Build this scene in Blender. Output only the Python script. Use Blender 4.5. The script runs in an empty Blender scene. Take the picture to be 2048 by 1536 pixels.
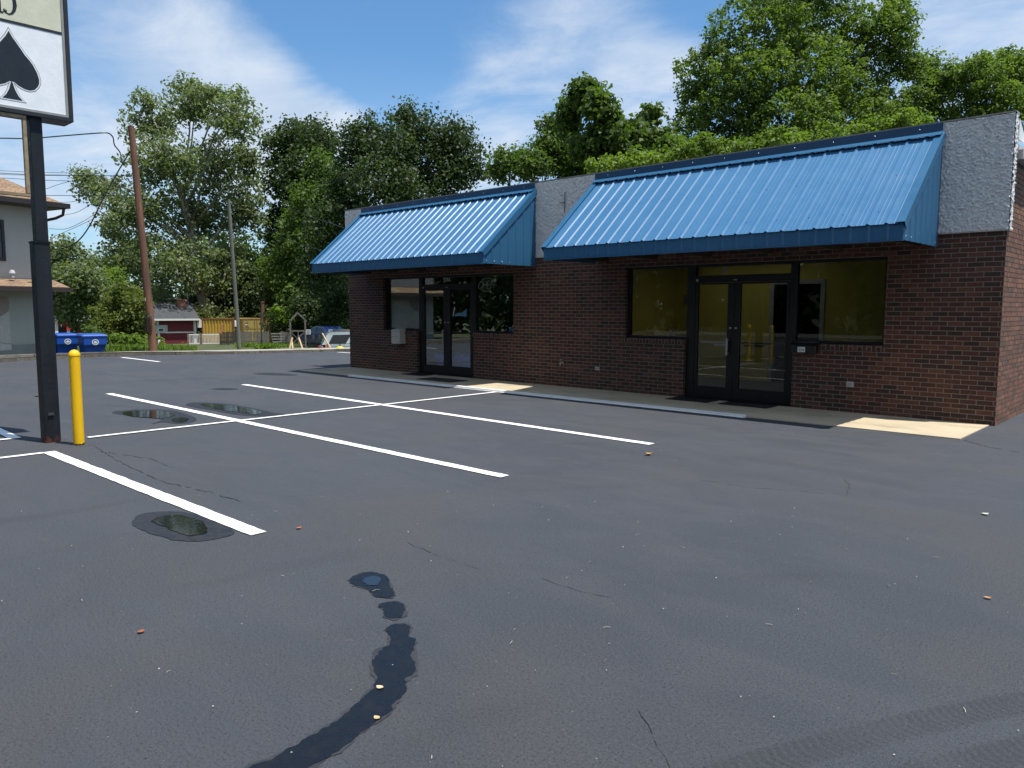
import bpy, bmesh, math, random
import numpy as np
from mathutils import Matrix, Vector, noise as mnoise
from math import sin, cos, pi, radians, atan2, sqrt

SC = bpy.context.scene
COL = SC.collection

# ------------------------------------------------------------------ camera
F_PX, YAW, PITCH, ROLL, EYE = 1533.0, -0.7543, -0.0983, 0.0012, 1.6
_cy, _sy = cos(YAW), sin(YAW)
FWD = Vector((_sy*cos(PITCH), _cy*cos(PITCH), sin(PITCH)))
_r0 = Vector((_cy, -_sy, 0)); _u0 = _r0.cross(FWD)
RGT = cos(ROLL)*_r0 + sin(ROLL)*_u0
UPV = -sin(ROLL)*_r0 + cos(ROLL)*_u0
cam_data = bpy.data.cameras.new('camera')
cam = bpy.data.objects.new('camera', cam_data); COL.objects.link(cam)
cam_data.sensor_width = 36.0; cam_data.lens = F_PX/2048*36.0
cam_data.clip_start = 0.05; cam_data.clip_end = 3000
M = Matrix.Identity(4)
for i in range(3):
    M[i][0] = RGT[i]; M[i][1] = UPV[i]; M[i][2] = -FWD[i]
M[0][3], M[1][3], M[2][3] = 0, 0, EYE
cam.matrix_world = M
SC.camera = cam

def ray(px, py):
    return FWD*F_PX + RGT*(px-1024) - UPV*(py-768)
def P(px, py, D):                      # measured point of the photograph at distance D along the view
    return Vector((0, 0, EYE)) + ray(px, py)*(D/F_PX)
def G(px, py, z=0.0):                  # measured point on a level plane
    d = ray(px, py); return Vector((0, 0, EYE)) + d*((z-EYE)/d.z)
def PX(px, py, X):                     # measured point on a plane of constant X
    d = ray(px, py); return Vector((0, 0, EYE)) + d*(X/d.x)
def PY(px, py, Y):
    d = ray(px, py); return Vector((0, 0, EYE)) + d*(Y/d.y)

# ------------------------------------------------------------------ light
SUN_DIR = Vector((0.303, 0.0926, 1.0)).normalized()
SUN_EL = math.asin(SUN_DIR.z); SUN_ROT = atan2(SUN_DIR.x, SUN_DIR.y)
sun_data = bpy.data.lights.new('sun', 'SUN'); sun = bpy.data.objects.new('sun', sun_data); COL.objects.link(sun)
sun_data.energy = 5.0; sun_data.angle = radians(0.53); sun_data.color = (1.0, 0.955, 0.88)
sun.rotation_euler = SUN_DIR.to_track_quat('Z', 'Y').to_euler()
sun.location = (20, 8, 60)

SC.view_settings.view_transform = 'Standard'
SC.view_settings.look = 'None'
SC.view_settings.exposure = 0.35
SC.view_settings.gamma = 1.0
SC.view_settings.use_curve_mapping = False
SC.render.engine = 'CYCLES'
SC.cycles.max_bounces = 8
SC.cycles.diffuse_bounces = 4
SC.cycles.glossy_bounces = 4
SC.cycles.transmission_bounces = 4
SC.cycles.transparent_max_bounces = 8
SC.cycles.caustics_reflective = False
SC.cycles.caustics_refractive = False
SC.cycles.use_denoising = True

class NT:
    """small helper for node trees"""
    def __init__(s, tree):
        s.t = tree; tree.nodes.clear()
    def n(s, kind, **kw):
        nd = s.t.nodes.new(kind)
        for k, v in kw.items(): setattr(nd, k, v)
        return nd
    def set(s, sock, v):
        if isinstance(v, bpy.types.NodeSocket): s.t.links.new(v, sock)
        elif v is not None:
            if isinstance(v, tuple) and len(v) == 3 and sock.type == 'RGBA': v = (*v, 1)
            sock.default_value = v
    def math(s, op, a, b=0.0, clamp=False):
        nd = s.n('ShaderNodeMath', operation=op, use_clamp=clamp); s.set(nd.inputs[0], a); s.set(nd.inputs[1], b); return nd.outputs[0]
    def vmath(s, op, a, b=None):
        nd = s.n('ShaderNodeVectorMath', operation=op); s.set(nd.inputs[0], a)
        if b is not None: s.set(nd.inputs[1], b)
        return nd.outputs['Value'] if op in ('DOT_PRODUCT', 'LENGTH', 'DISTANCE') else nd.outputs[0]
    def mix(s, f, a, b, blend='MIX'):
        nd = s.n('ShaderNodeMix', data_type='RGBA', blend_type=blend); s.set(nd.inputs[0], f); s.set(nd.inputs[6], a); s.set(nd.inputs[7], b); return nd.outputs[2]
    def noise(s, vec, scale, detail=4, rough=0.55, dist=0.0, out='Fac'):
        nd = s.n('ShaderNodeTexNoise'); s.set(nd.inputs['Vector'], vec); nd.inputs['Scale'].default_value = scale
        nd.inputs['Detail'].default_value = detail; nd.inputs['Roughness'].default_value = rough; nd.inputs['Distortion'].default_value = dist
        return nd.outputs[out]
    def ramp(s, f, a, b, lo=0.0, hi=1.0, interp='LINEAR'):
        nd = s.n('ShaderNodeMapRange', interpolation_type=interp); s.set(nd.inputs[0], f)
        nd.inputs[1].default_value = a; nd.inputs[2].default_value = b; nd.inputs[3].default_value = lo; nd.inputs[4].default_value = hi
        return nd.outputs[0]
    def mapping(s, vec, scale=(1, 1, 1), rot=(0, 0, 0), loc=(0, 0, 0)):
        nd = s.n('ShaderNodeMapping'); s.set(nd.inputs[0], vec); nd.inputs[1].default_value = loc; nd.inputs[2].default_value = rot; nd.inputs[3].default_value = scale
        return nd.outputs[0]

# ------------------------------------------------------------------ sky: Nishita with thin cloud
world = bpy.data.worlds.new('World'); SC.world = world; world.use_nodes = True
w = NT(world.node_tree)
sky = w.n('ShaderNodeTexSky', sky_type='NISHITA'); sky.sun_disc = False
sky.sun_elevation = SUN_EL; sky.sun_rotation = SUN_ROT; sky.air_density = 1.0; sky.dust_density = 0.4; sky.ozone_density = 2.0
tc = w.n('ShaderNodeTexCoord').outputs['Generated']
sep = w.n('ShaderNodeSeparateXYZ'); w.set(sep.inputs[0], tc)
den = w.math('MAXIMUM', w.math('ADD', sep.outputs[2], 0.12), 0.05)
cmb = w.n('ShaderNodeCombineXYZ'); w.set(cmb.inputs[0], w.math('DIVIDE', sep.outputs[0], den)); w.set(cmb.inputs[1], w.math('DIVIDE', sep.outputs[1], den))
flat = cmb.outputs[0]
n1 = w.noise(w.mapping(flat, (1.0, 1.0, 1), (0, 0, 0.5), (3.1, 1.7, 0)), 1.5, 7, 0.62, 0.4)
n2 = w.noise(w.mapping(flat, (0.8, 1.3, 1), (0, 0, 1.2), (0.4, 5.2, 0)), 2.4, 7, 0.62, 0.5)
nn = w.math('ADD', w.math('MULTIPLY', n1, 0.55), w.math('MULTIPLY', n2, 0.45))
def blob(px, py, sharp, amp):
    d = ray(px, py).normalized()
    dt = w.vmath('DOT_PRODUCT', tc, tuple(d))
    return w.math('MULTIPLY', w.ramp(dt, 1-sharp, 1.0, 0, 1, 'SMOOTHSTEP'), amp)
cov = None
for b in CLOUDS if 'CLOUDS' in globals() else [
        (350, 120, 0.010, 0.17), (455, 205, 0.008, 0.26), (560, 240, 0.006, 0.18), (270, 30, 0.008, 0.08), (190, 130, 0.008, -0.08), (600, 330, 0.010, 0.30),
        (130, 260, 0.010, 0.17), (150, 480, 0.02, 0.22), (1160, 20, 0.006, 0.17), (1310, 180, 0.004, 0.22), (1010, 270, 0.008, 0.10), (1950, 60, 0.018, 0.24),
        (1230, 90, 0.008, 0.08), (900, 330, 0.02, 0.18), (760, 60, 0.010, -0.16), (560, 90, 0.004, -0.14), (850, 180, 0.006, -0.10)]:
    o = blob(*b); cov = o if cov is None else w.math('ADD', cov, o)
def back(d, sharp, amp):
    dt = w.vmath('DOT_PRODUCT', tc, tuple(Vector(d).normalized()))
    return w.math('MULTIPLY', w.ramp(dt, 1-sharp, 1.0, 0, 1, 'SMOOTHSTEP'), amp)
for b in [((0.6, -0.8, 0.5), 0.9, 0.45), ((0, 0, 1), 0.25, 0.12)]: cov = w.math('ADD', cov, back(*b))  # unseen cloud added behind and overhead to make the ambient light neutral
dens = w.ramp(w.math('ADD', nn, cov), 0.44, 0.98, 0, 1, 'SMOOTHSTEP')
lowhaze = w.ramp(sep.outputs[2], 0.02, 0.30, 0.5, 0.0)
dens = w.math('MAXIMUM', dens, lowhaze)
skycol = w.mix(1.0, sky.outputs[0], (0.76, 1.08, 1.26), 'MULTIPLY')
cloudcol = w.mix(w.ramp(n2, 0.35, 0.65), (4.3, 5.3, 6.7), (5.9, 6.5, 7.4))
bg = w.n('ShaderNodeBackground'); w.set(bg.inputs[0], w.mix(w.math('MULTIPLY', dens, 0.92), skycol, cloudcol)); bg.inputs[1].default_value = 0.10
w.t.links.new(bg.outputs[0], w.n('ShaderNodeOutputWorld').inputs[0])

# ------------------------------------------------------------------ mesh helpers
ORG = {}
def tag(o, label=None, cat=None, group=None, kind=None):
    if label: o['label'] = label
    if cat: o['category'] = cat
    if group: o['group'] = group
    if kind: o['kind'] = kind
    return o
def root(name, loc, label, cat, group=None, rz=0.0):
    o = bpy.data.objects.new(name, None); COL.objects.link(o); o.empty_display_size = 0.3
    o.location = loc; o.rotation_euler = (0, 0, rz)
    ORG[o.name] = Vector(loc) if rz == 0 else Vector((0, 0, 0))
    return tag(o, label, cat, group)
def copy_tree(o, parent=None):
    c = o.copy(); COL.objects.link(c)
    if parent is not None: c.parent = parent
    for ch in list(o.children): copy_tree(ch, c)
    return c

class MB:
    """collects shapes into one mesh"""
    def __init__(s): s.v = []; s.f = []; s.m = []; s.sm = []
    def add(s, vs, fs, mi=0, smooth=False):
        b = len(s.v); s.v += [Vector(v) for v in vs]
        for f in fs: s.f.append([b+i for i in f]); s.m.append(mi); s.sm.append(smooth)
        return s
    def box(s, x0, x1, y0, y1, z0, z1, mi=0):
        vs = [(x, y, z) for z in (z0, z1) for y in (y0, y1) for x in (x0, x1)]
        return s.add(vs, [(0, 2, 3, 1), (4, 5, 7, 6), (0, 1, 5, 4), (2, 6, 7, 3), (0, 4, 6, 2), (1, 3, 7, 5)], mi)
    def bar(s, a, b, wd, ht, up=(0, 0, 1), mi=0):
        a, b = Vector(a), Vector(b); d = (b-a).normalized(); up = Vector(up)
        if abs(d.dot(up)) > 0.98: up = Vector((1, 0, 0))
        sd = d.cross(up).normalized()*wd/2; u = sd.cross(d).normalized()*ht/2
        vs = [p+i*sd+j*u for p in (a, b) for j in (-1, 1) for i in (-1, 1)]
        return s.add(vs, [(0, 1, 3, 2), (4, 6, 7, 5), (0, 4, 5, 1), (2, 3, 7, 6), (0, 2, 6, 4), (1, 5, 7, 3)], mi)
    def prism(s, pts, ext, mi=0):           # polygon (3-D points) pushed along ext
        n = len(pts); ext = Vector(ext); vs = [Vector(p) for p in pts]+[Vector(p)+ext for p in pts]
        fs = [tuple(range(n-1, -1, -1)), tuple(range(n, 2*n))]+[(i, (i+1) % n, n+(i+1) % n, n+i) for i in range(n)]
        return s.add(vs, fs, mi)
    def poly(s, pts, mi=0): return s.add(pts, [tuple(range(len(pts)))], mi)
    def tube(s, pts, rad, n=8, mi=0, caps=True):
        pts = [Vector(p) for p in pts]; rs = rad if isinstance(rad, (list, tuple)) else [rad]*len(pts)
        vs = []; ref = Vector((0.31, 0.17, 0.93)).normalized(); side = None
        for i, p in enumerate(pts):
            d = (pts[min(i+1, len(pts)-1)]-pts[max(i-1, 0)]).normalized()
            if side is None:
                side = d.cross(ref if abs(d.dot(ref)) < 0.95 else Vector((1, 0, 0))).normalized()
            side = (side-d*side.dot(d)).normalized(); o = d.cross(side)
            vs += [p+(side*cos(2*pi*k/n)+o*sin(2*pi*k/n))*rs[i] for k in range(n)]
        fs = [(i*n+k, i*n+(k+1) % n, (i+1)*n+(k+1) % n, (i+1)*n+k) for i in range(len(pts)-1) for k in range(n)]
        s.add(vs, fs, mi, True)
        if caps:
            b = len(s.v)-len(vs)
            s.f.append([b+k for k in range(n-1, -1, -1)]); s.m.append(mi); s.sm.append(False)
            s.f.append([b+(len(pts)-1)*n+k for k in range(n)]); s.m.append(mi); s.sm.append(False)
        return s
    def lathe(s, prof, c=(0, 0, 0), n=24, mi=0, axis=(0, 0, 1)):   # profile of (radius, height)
        c = Vector(c); q = Vector((0, 0, 1)).rotation_difference(Vector(axis))
        vs = [c+q @ Vector((r*cos(2*pi*k/n), r*sin(2*pi*k/n), h)) for r, h in prof for k in range(n)]
        fs = [(i*n+k, i*n+(k+1) % n, (i+1)*n+(k+1) % n, (i+1)*n+k) for i in range(len(prof)-1) for k in range(n)]
        return s.add(vs, fs, mi, True)
    def build(s, name, mats, parent=None, bevel=0.0, seg=2, smooth_all=False):
        me = bpy.data.meshes.new(name)
        org = ORG.get(parent.name, Vector((0, 0, 0))) if parent is not None else Vector((0, 0, 0))
        if parent is None: s.org = None
        me.from_pydata([tuple(v-org) for v in s.v], [], s.f)
        mats = mats if isinstance(mats, (list, tuple)) else [mats]
        for m in mats: me.materials.append(m)
        me.polygons.foreach_set('material_index', s.m)
        me.polygons.foreach_set('use_smooth', [True]*len(s.f) if smooth_all else s.sm)
        bm = bmesh.new(); bm.from_mesh(me); bmesh.ops.recalc_face_normals(bm, faces=bm.faces)
        if bevel > 0:
            es = [e for e in bm.edges if len(e.link_faces) == 2 and e.calc_face_angle(0) > 0.6]
            bmesh.ops.bevel(bm, geom=es, offset=bevel, segments=seg, affect='EDGES', clamp_overlap=True)
        bm.to_mesh(me); bm.free(); me.update()
        if any(s.sm) and name not in ('stucco_fascia', 'awning', 'side_panel', 'head_flashing', 'trunk'): me.set_sharp_from_angle(angle=radians(50))
        o = bpy.data.objects.new(name, me); COL.objects.link(o)
        if parent is not None:
            o.parent = parent; ORG[o.name] = org
        return o
    def thing(s, name, mats, label, cat, group=None, bevel=0.0, kind=None):
        """a top-level object of one mesh, its origin moved to its base"""
        o = s.build(name, mats, None, bevel)
        vs = np.empty(len(o.data.vertices)*3); o.data.vertices.foreach_get('co', vs); vs = vs.reshape(-1, 3)
        b = Vector(((vs[:, 0].min()+vs[:, 0].max())/2, (vs[:, 1].min()+vs[:, 1].max())/2, vs[:, 2].min()))
        o.data.transform(Matrix.Translation(-b)); o.location = b
        return tag(o, label, cat, group, kind)
def text_bm(txt, size, extrude=0.002):
    cu = bpy.data.curves.new('lettering', 'FONT'); cu.body = txt; cu.size = size; cu.extrude = extrude; cu.align_x = 'CENTER'; cu.align_y = 'CENTER'
    ob = bpy.data.objects.new('lettering', cu); COL.objects.link(ob)
    dg = bpy.context.evaluated_depsgraph_get(); me = bpy.data.meshes.new_from_object(ob.evaluated_get(dg))
    bpy.data.objects.remove(ob); bpy.data.curves.remove(cu)
    vs = [v.co.copy() for v in me.vertices]; fs = [tuple(p.vertices) for p in me.polygons]; bpy.data.meshes.remove(me)
    return vs, fs
def add_text(mb, txt, size, origin, right, up, extrude=0.002, mi=0, sx=1.0):
    vs, fs = text_bm(txt, size, extrude); right, up = Vector(right), Vector(up); nr = right.cross(up); o = Vector(origin)
    mb.add([o+right*v.x*sx+up*v.y+nr*v.z for v in vs], fs, mi)

# ------------------------------------------------------------------ materials
MATS = {}
def newmat(name):
    m = bpy.data.materials.new(name); m.use_nodes = True; t = NT(m.node_tree)
    out = t.n('ShaderNodeOutputMaterial'); b = t.n('ShaderNodeBsdfPrincipled'); t.t.links.new(b.outputs[0], out.inputs[0])
    MATS[name] = m
    t.out = out; t.b = b
    t.geo = t.n('ShaderNodeNewGeometry'); t.pos = t.geo.outputs['Position']
    t.obj = t.n('ShaderNodeTexCoord').outputs['Object']
    return m, t
def bump(t, h, strength=0.5, dist=0.01, normal=None):
    nd = t.n('ShaderNodeBump'); nd.inputs['Strength'].default_value = strength; nd.inputs['Distance'].default_value = dist
    t.set(nd.inputs['Height'], h)
    if normal is not None: t.set(nd.inputs['Normal'], normal)
    return nd.outputs[0]
def plain(name, c, c2=None, rough=0.6, scale=6.0, metal=0.0, bumps=0.0, bscale=60.0, spec=0.5, coat=0.0, stretch=None):
    m, t = newmat(name)
    vec = t.obj if stretch is None else t.mapping(t.obj, stretch)
    if c2 is None: c2 = tuple(x*0.8 for x in c)
    t.set(t.b.inputs['Base Color'], t.mix(t.ramp(t.noise(vec, scale, 5, 0.6), 0.3, 0.7), c, c2))
    t.set(t.b.inputs['Roughness'], t.ramp(t.noise(vec, scale*2.3, 3), 0.3, 0.7, max(rough-0.08, 0.02), min(rough+0.08, 1)))
    t.b.inputs['Metallic'].default_value = metal; t.b.inputs['Specular IOR Level'].default_value = spec
    t.b.inputs['Coat Weight'].default_value = coat
    if bumps: t.set(t.b.inputs['Normal'], bump(t, t.noise(vec, bscale, 4), bumps, 0.01))
    return m
def brick_material(name, soldier=False):
    m, t = newmat(name)
    s = t.n('ShaderNodeSeparateXYZ'); t.set(s.inputs[0], t.pos)
    u = t.math('ADD', s.outputs[0], s.outputs[1]); v = s.outputs[2]
    if soldier: u, v = v, u
    c = t.n('ShaderNodeCombineXYZ'); t.set(c.inputs[0], u); t.set(c.inputs[1], v)
    br = t.n('ShaderNodeTexBrick'); t.set(br.inputs['Vector'], c.outputs[0])
    br.inputs['Scale'].default_value = 1; br.inputs['Mortar Size'].default_value = 0.0062; br.inputs['Mortar Smooth'].default_value = 0.25
    br.inputs['Brick Width'].default_value = 0.206; br.inputs['Row Height'].default_value = 0.0679; br.inputs['Bias'].default_value = 0
    br.inputs['Color1'].default_value = (0, 0, 0, 1); br.inputs['Color2'].default_value = (1, 1, 1, 1); br.inputs['Mortar'].default_value = (0.5, 0.5, 0.5, 1)
    rnd = br.outputs['Color']
    cr = t.n('ShaderNodeValToRGB'); t.set(cr.inputs[0], rnd); e = cr.color_ramp.elements; cr.color_ramp.interpolation = 'CONSTANT'
    e[0].position = 0; e[0].color = (0.101, 0.037, 0.025, 1); e[1].position = 0.22; e[1].color = (0.147, 0.050, 0.032, 1)
    for p_, c_ in [(0.38, (0.051, 0.030, 0.024, 1)), (0.55, (0.124, 0.042, 0.028, 1)), (0.70, (0.177, 0.065, 0.039, 1)), (0.82, (0.066, 0.032, 0.024, 1)), (0.93, (0.203, 0.088, 0.048, 1))]:
        x = cr.color_ramp.elements.new(p_); x.color = c_
    streak = t.noise(t.mapping(c.outputs[0], (14, 60, 1)), 1.0, 5, 0.7)
    col = t.mix(t.ramp(streak, 0.35, 0.75), cr.outputs[0], (0.040, 0.026, 0.022))
    col = t.mix(t.ramp(t.noise(t.pos, 36, 5, 0.75), 0.60, 0.72, 0, 0.6), col, (0.22, 0.15, 0.11))
    col = t.mix(t.ramp(t.noise(t.pos, 1.1, 3), 0.35, 0.7, 0, 0.30), col, (0.075, 0.048, 0.038))
    mort = t.mix(t.noise(t.pos, 40, 3), (0.25, 0.215, 0.185), (0.17, 0.145, 0.125))
    t.set(t.b.inputs['Base Color'], t.mix(br.outputs['Fac'], col, mort))
    t.b.inputs['Roughness'].default_value = 0.85; t.b.inputs['Specular IOR Level'].default_value = 0.3
    h = t.math('ADD', t.math('MULTIPLY', t.math('SUBTRACT', 1.0, br.outputs['Fac']), 1.0), t.math('MULTIPLY', t.noise(t.pos, 90, 4, 0.7), 0.55))
    t.set(t.b.inputs['Normal'], bump(t, h, 0.9, 0.008))
    return m
def laid_brick_material():
    m, t = newmat('brightened_end_brick'); rnd = t.geo.outputs['Random Per Island']; cr = t.n('ShaderNodeValToRGB'); t.set(cr.inputs[0], rnd); e = cr.color_ramp.elements; cr.color_ramp.interpolation = 'CONSTANT'
    src = [nd for nd in BRICK.node_tree.nodes if nd.type == 'VALTORGB'][0].color_ramp.elements
    e[0].position = 0; e[0].color = src[0].color; e[1].position = src[1].position; e[1].color = src[1].color
    for q in list(src)[2:]: x = e.new(q.position); x.color = q.color
    col = t.mix(t.ramp(t.noise(t.mapping(t.pos, (1, 14, 1)), 9, 5, .7), .4, .65, 0, .75), cr.outputs[0], (0.34, 0.215, 0.15))  # pale blotches over the front's brick colours brighten the sunlit end
    t.set(t.b.inputs['Base Color'], col); t.b.inputs['Roughness'].default_value = .85; t.b.inputs['Specular IOR Level'].default_value = .3
    t.set(t.b.inputs['Normal'], bump(t, t.noise(t.pos, 70, 4, .7), .9, .008)); return m
BRICK = brick_material('brick'); SOLDIER = brick_material('soldier_brick', True); LAID = laid_brick_material()

TYRES = [(8.74, -1.90, 10.78), (8.74, -1.90, 10.52)]
def asphalt_material():
    m, t = newmat('sealed_asphalt')
    p = t.pos
    big = t.noise(p, 0.22, 5, 0.6, 0.6); mid = t.noise(t.mapping(p, (1, 2.4, 1), (0, 0, 0.25)), 0.9, 5, 0.6, 0.8); fine = t.noise(p, 170, 3, 0.7); grit = t.noise(p, 420, 2, 0.6)
    col = t.mix(t.ramp(big, 0.35, 0.68), (0.046, 0.0525, 0.0645), (0.060, 0.0670, 0.0800))
    col = t.mix(t.ramp(mid, 0.42, 0.72, 0, 0.75), col, (0.070, 0.0765, 0.0890))
    brown = t.noise(t.mapping(p, (1, 1, 1), (0, 0, 0), (7.3, 2.2, 0)), 0.55, 4, 0.55, 0.5)
    col = t.mix(t.ramp(brown, 0.50, 0.66, 0, 0.6), col, (0.068, 0.0680, 0.0690))
    agg = t.noise(p, 75, 3, 0.75)
    col = t.mix(t.ramp(agg, 0.55, 0.72, 0, 0.75), col, (0.105, 0.108, 0.118))
    col = t.mix(t.ramp(agg, 0.46, 0.32, 0, 0.80), col, (0.010, 0.010, 0.012))
    col = t.mix(t.ramp(fine, 0.5, 0.78, 0, 0.5), col, (0.100, 0.103, 0.112))
    col = t.mix(t.ramp(fine, 0.5, 0.28, 0, 0.70), col, (0.012, 0.012, 0.014))
    # tread marks of a turning tyre, near right
    for (cx, cy, R_) in TYRES:
        dd = t.math('ABSOLUTE', t.math('SUBTRACT', t.vmath('DISTANCE', p, (cx, cy, 0)), R_))
        band = t.ramp(dd, 0.085, 0.06)
        ang = t.n('ShaderNodeSeparateXYZ'); t.set(ang.inputs[0], p); th = t.math('ARCTAN2', t.math('SUBTRACT', ang.outputs[1], cy), t.math('SUBTRACT', ang.outputs[0], cx))
        lug = t.math('GREATER_THAN', t.math('SINE', t.math('ADD', t.math('MULTIPLY', th, R_*160), t.math('MULTIPLY', dd, 60))), -0.2)
        m_ = t.math('MULTIPLY', t.math('MULTIPLY', band, t.ramp(lug, 0, 1, 0.45, 1.0)), t.ramp(t.noise(p, 1.6, 3), 0.34, 0.55, 0.15, 0.42))
        col = t.mix(m_, col, (0.017, 0.018, 0.021))
    vor = t.n('ShaderNodeTexVoronoi'); vor.feature = 'F1'; t.set(vor.inputs['Vector'], p); vor.inputs['Scale'].default_value = 26
    spot = t.math('MULTIPLY', t.math('LESS_THAN', vor.outputs['Distance'], 0.085), t.math('GREATER_THAN', t.noise(p, 26, 1), 0.63))
    col = t.mix(t.math('MULTIPLY', spot, 0.8), col, (0.26, 0.25, 0.23))
    # tyre scuffs sweeping round the lot
    d = t.vmath('DISTANCE', p, (1.2, 1.2, 0)); ring = t.math('ADD', d, t.math('MULTIPLY', t.noise(p, 0.7, 3), 0.8))
    wave = t.math('SINE', t.math('MULTIPLY', ring, 5.5)); scuff = t.math('MULTIPLY', t.ramp(wave, 0.82, 1.0), t.ramp(t.noise(t.mapping(p, (1, 1, 1), (0, 0, 0), (2, 9, 0)), 0.35, 3), 0.52, 0.66))
    col = t.mix(t.math('MULTIPLY', scuff, 0.22), col, (0.022, 0.0225, 0.024))
    t.set(t.b.inputs['Base Color'], col)
    t.set(t.b.inputs['Roughness'], t.ramp(mid, 0.3, 0.7, 0.62, 0.82)); t.b.inputs['Specular IOR Level'].default_value = 0.38
    h = t.math('ADD', t.math('ADD', fine, t.math('MULTIPLY', agg, 1.2)), t.math('MULTIPLY', grit, 0.5)); nb = bump(t, h, 0.9, 0.007)
    t.set(t.b.inputs['Normal'], bump(t, t.noise(p, 3.0, 4), 0.25, 0.02, nb))
    return m
ASPHALT = asphalt_material()

def damp_material(name, c, rough, bumpy):
    m, t = newmat(name)
    t.set(t.b.inputs['Base Color'], t.mix(t.noise(t.pos, 120, 3, 0.7), c, tuple(x*0.45 for x in c)))
    t.set(t.b.inputs['Roughness'], t.ramp(t.noise(t.pos, 14, 4), 0.35, 0.65, rough*0.55, rough*1.5)); t.b.inputs['Specular IOR Level'].default_value = 0.5
    t.set(t.b.inputs['Normal'], bump(t, t.noise(t.pos, 150, 3, 0.7), bumpy, 0.004))
    return m
DAMP = damp_material('damp_asphalt', (0.022, 0.023, 0.027), 0.55, 0.5)
WETOIL = damp_material('wet_film', (0.0070, 0.0080, 0.0105), 0.30, 0.45)
def water_material():
    m, t = newmat('puddle_water')
    t.b.inputs['Base Color'].default_value = (0.010, 0.011, 0.012, 1); t.b.inputs['Roughness'].default_value = 0.02; t.b.inputs['IOR'].default_value = 1.45
    t.b.inputs['Specular IOR Level'].default_value = 0.9
    t.set(t.b.inputs['Normal'], bump(t, t.noise(t.pos, 26, 2), 0.035, 0.01))
    return m
WATER = water_material()
def line_paint():
    m, t = newmat('white_line_paint')
    col = t.mix(t.ramp(t.noise(t.pos, 55, 4, 0.7), 0.55, 0.8, 0, 0.35), (0.82, 0.82, 0.80), (0.52, 0.52, 0.50))
    t.set(t.b.inputs['Base Color'], t.mix(t.ramp(t.noise(t.pos, 2.2, 4), 0.55, 0.75, 0, 0.2), col, (0.55, 0.54, 0.50)))
    t.b.inputs['Roughness'].default_value = 0.6
    t.set(t.b.inputs['Normal'], bump(t, t.noise(t.pos, 170, 3, 0.7), 0.5, 0.004))
    return m
PAINT = line_paint()
def concrete(name, c, c2, stain=(0.12, 0.11, 0.09), st=0.5):
    m, t = newmat(name)
    col = t.mix(t.ramp(t.noise(t.pos, 1.4, 6, 0.65), 0.35, 0.7), c, c2)
    col = t.mix(t.ramp(t.noise(t.pos, 130, 3, 0.7), 0.55, 0.8, 0, 0.45), col, tuple(x*0.6 for x in c2))
    col = t.mix(t.ramp(t.noise(t.mapping(t.pos, (1, 2.2, 1), (0, 0, 0), (4, 1, 0)), 0.8, 5, 0.6), 0.54, 0.72, 0, st), col, stain)
    t.set(t.b.inputs['Base Color'], col); t.b.inputs['Roughness'].default_value = 0.88
    t.set(t.b.inputs['Normal'], bump(t, t.noise(t.pos, 110, 4, 0.7), 0.5, 0.005))
    return m
WALK = concrete('walk_concrete', (0.50, 0.42, 0.29), (0.40, 0.335, 0.23), (0.22, 0.19, 0.14), 0.75)
SIDEWALK = concrete('sidewalk_concrete', (0.36, 0.34, 0.29), (0.29, 0.28, 0.24))
FOUND = concrete('render_base', (0.33, 0.33, 0.31), (0.26, 0.26, 0.245))
def kerb_material():
    m, t = newmat('kerb_stone')
    s = t.n('ShaderNodeSeparateXYZ'); t.set(s.inputs[0], t.pos); c = t.n('ShaderNodeCombineXYZ')
    t.set(c.inputs[0], t.math('ADD', s.outputs[1], t.math('MULTIPLY', s.outputs[0], 0.3))); t.set(c.inputs[1], t.math('ADD', s.outputs[2], 0.02))
    br = t.n('ShaderNodeTexBrick'); t.set(br.inputs['Vector'], c.outputs[0]); br.inputs['Scale'].default_value = 1; br.inputs['Brick Width'].default_value = 0.95
    br.inputs['Row Height'].default_value = 0.125; br.inputs['Mortar Size'].default_value = 0.009
    br.inputs['Color1'].default_value = (0.16, 0.14, 0.115, 1); br.inputs['Color2'].default_value = (0.25, 0.225, 0.185, 1); br.inputs['Mortar'].default_value = (0.035, 0.033, 0.03, 1)
    col = t.mix(t.ramp(t.noise(t.pos, 5, 5, 0.7), 0.45, 0.7, 0, 0.7), br.outputs['Color'], (0.075, 0.065, 0.052))
    t.set(t.b.inputs['Base Color'], col); t.b.inputs['Roughness'].default_value = 0.9
    t.set(t.b.inputs['Normal'], bump(t, t.math('SUBTRACT', t.noise(t.pos, 20, 5, 0.7), br.outputs['Fac']), 0.8, 0.02))
    return m
KERB = kerb_material()
def grass_ground():
    m, t = newmat('rough_grass_ground')
    col = t.mix(t.ramp(t.noise(t.pos, 0.5, 5), 0.4, 0.65), (0.055, 0.085, 0.022), (0.13, 0.115, 0.07))
    t.set(t.b.inputs['Base Color'], t.mix(t.noise(t.pos, 14, 4, 0.7), col, (0.035, 0.055, 0.016))); t.b.inputs['Roughness'].default_value = 0.95
    t.set(t.b.inputs['Normal'], bump(t, t.noise(t.pos, 18, 4, 0.7), 0.8, 0.05))
    return m
GROUND = grass_ground()

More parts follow.
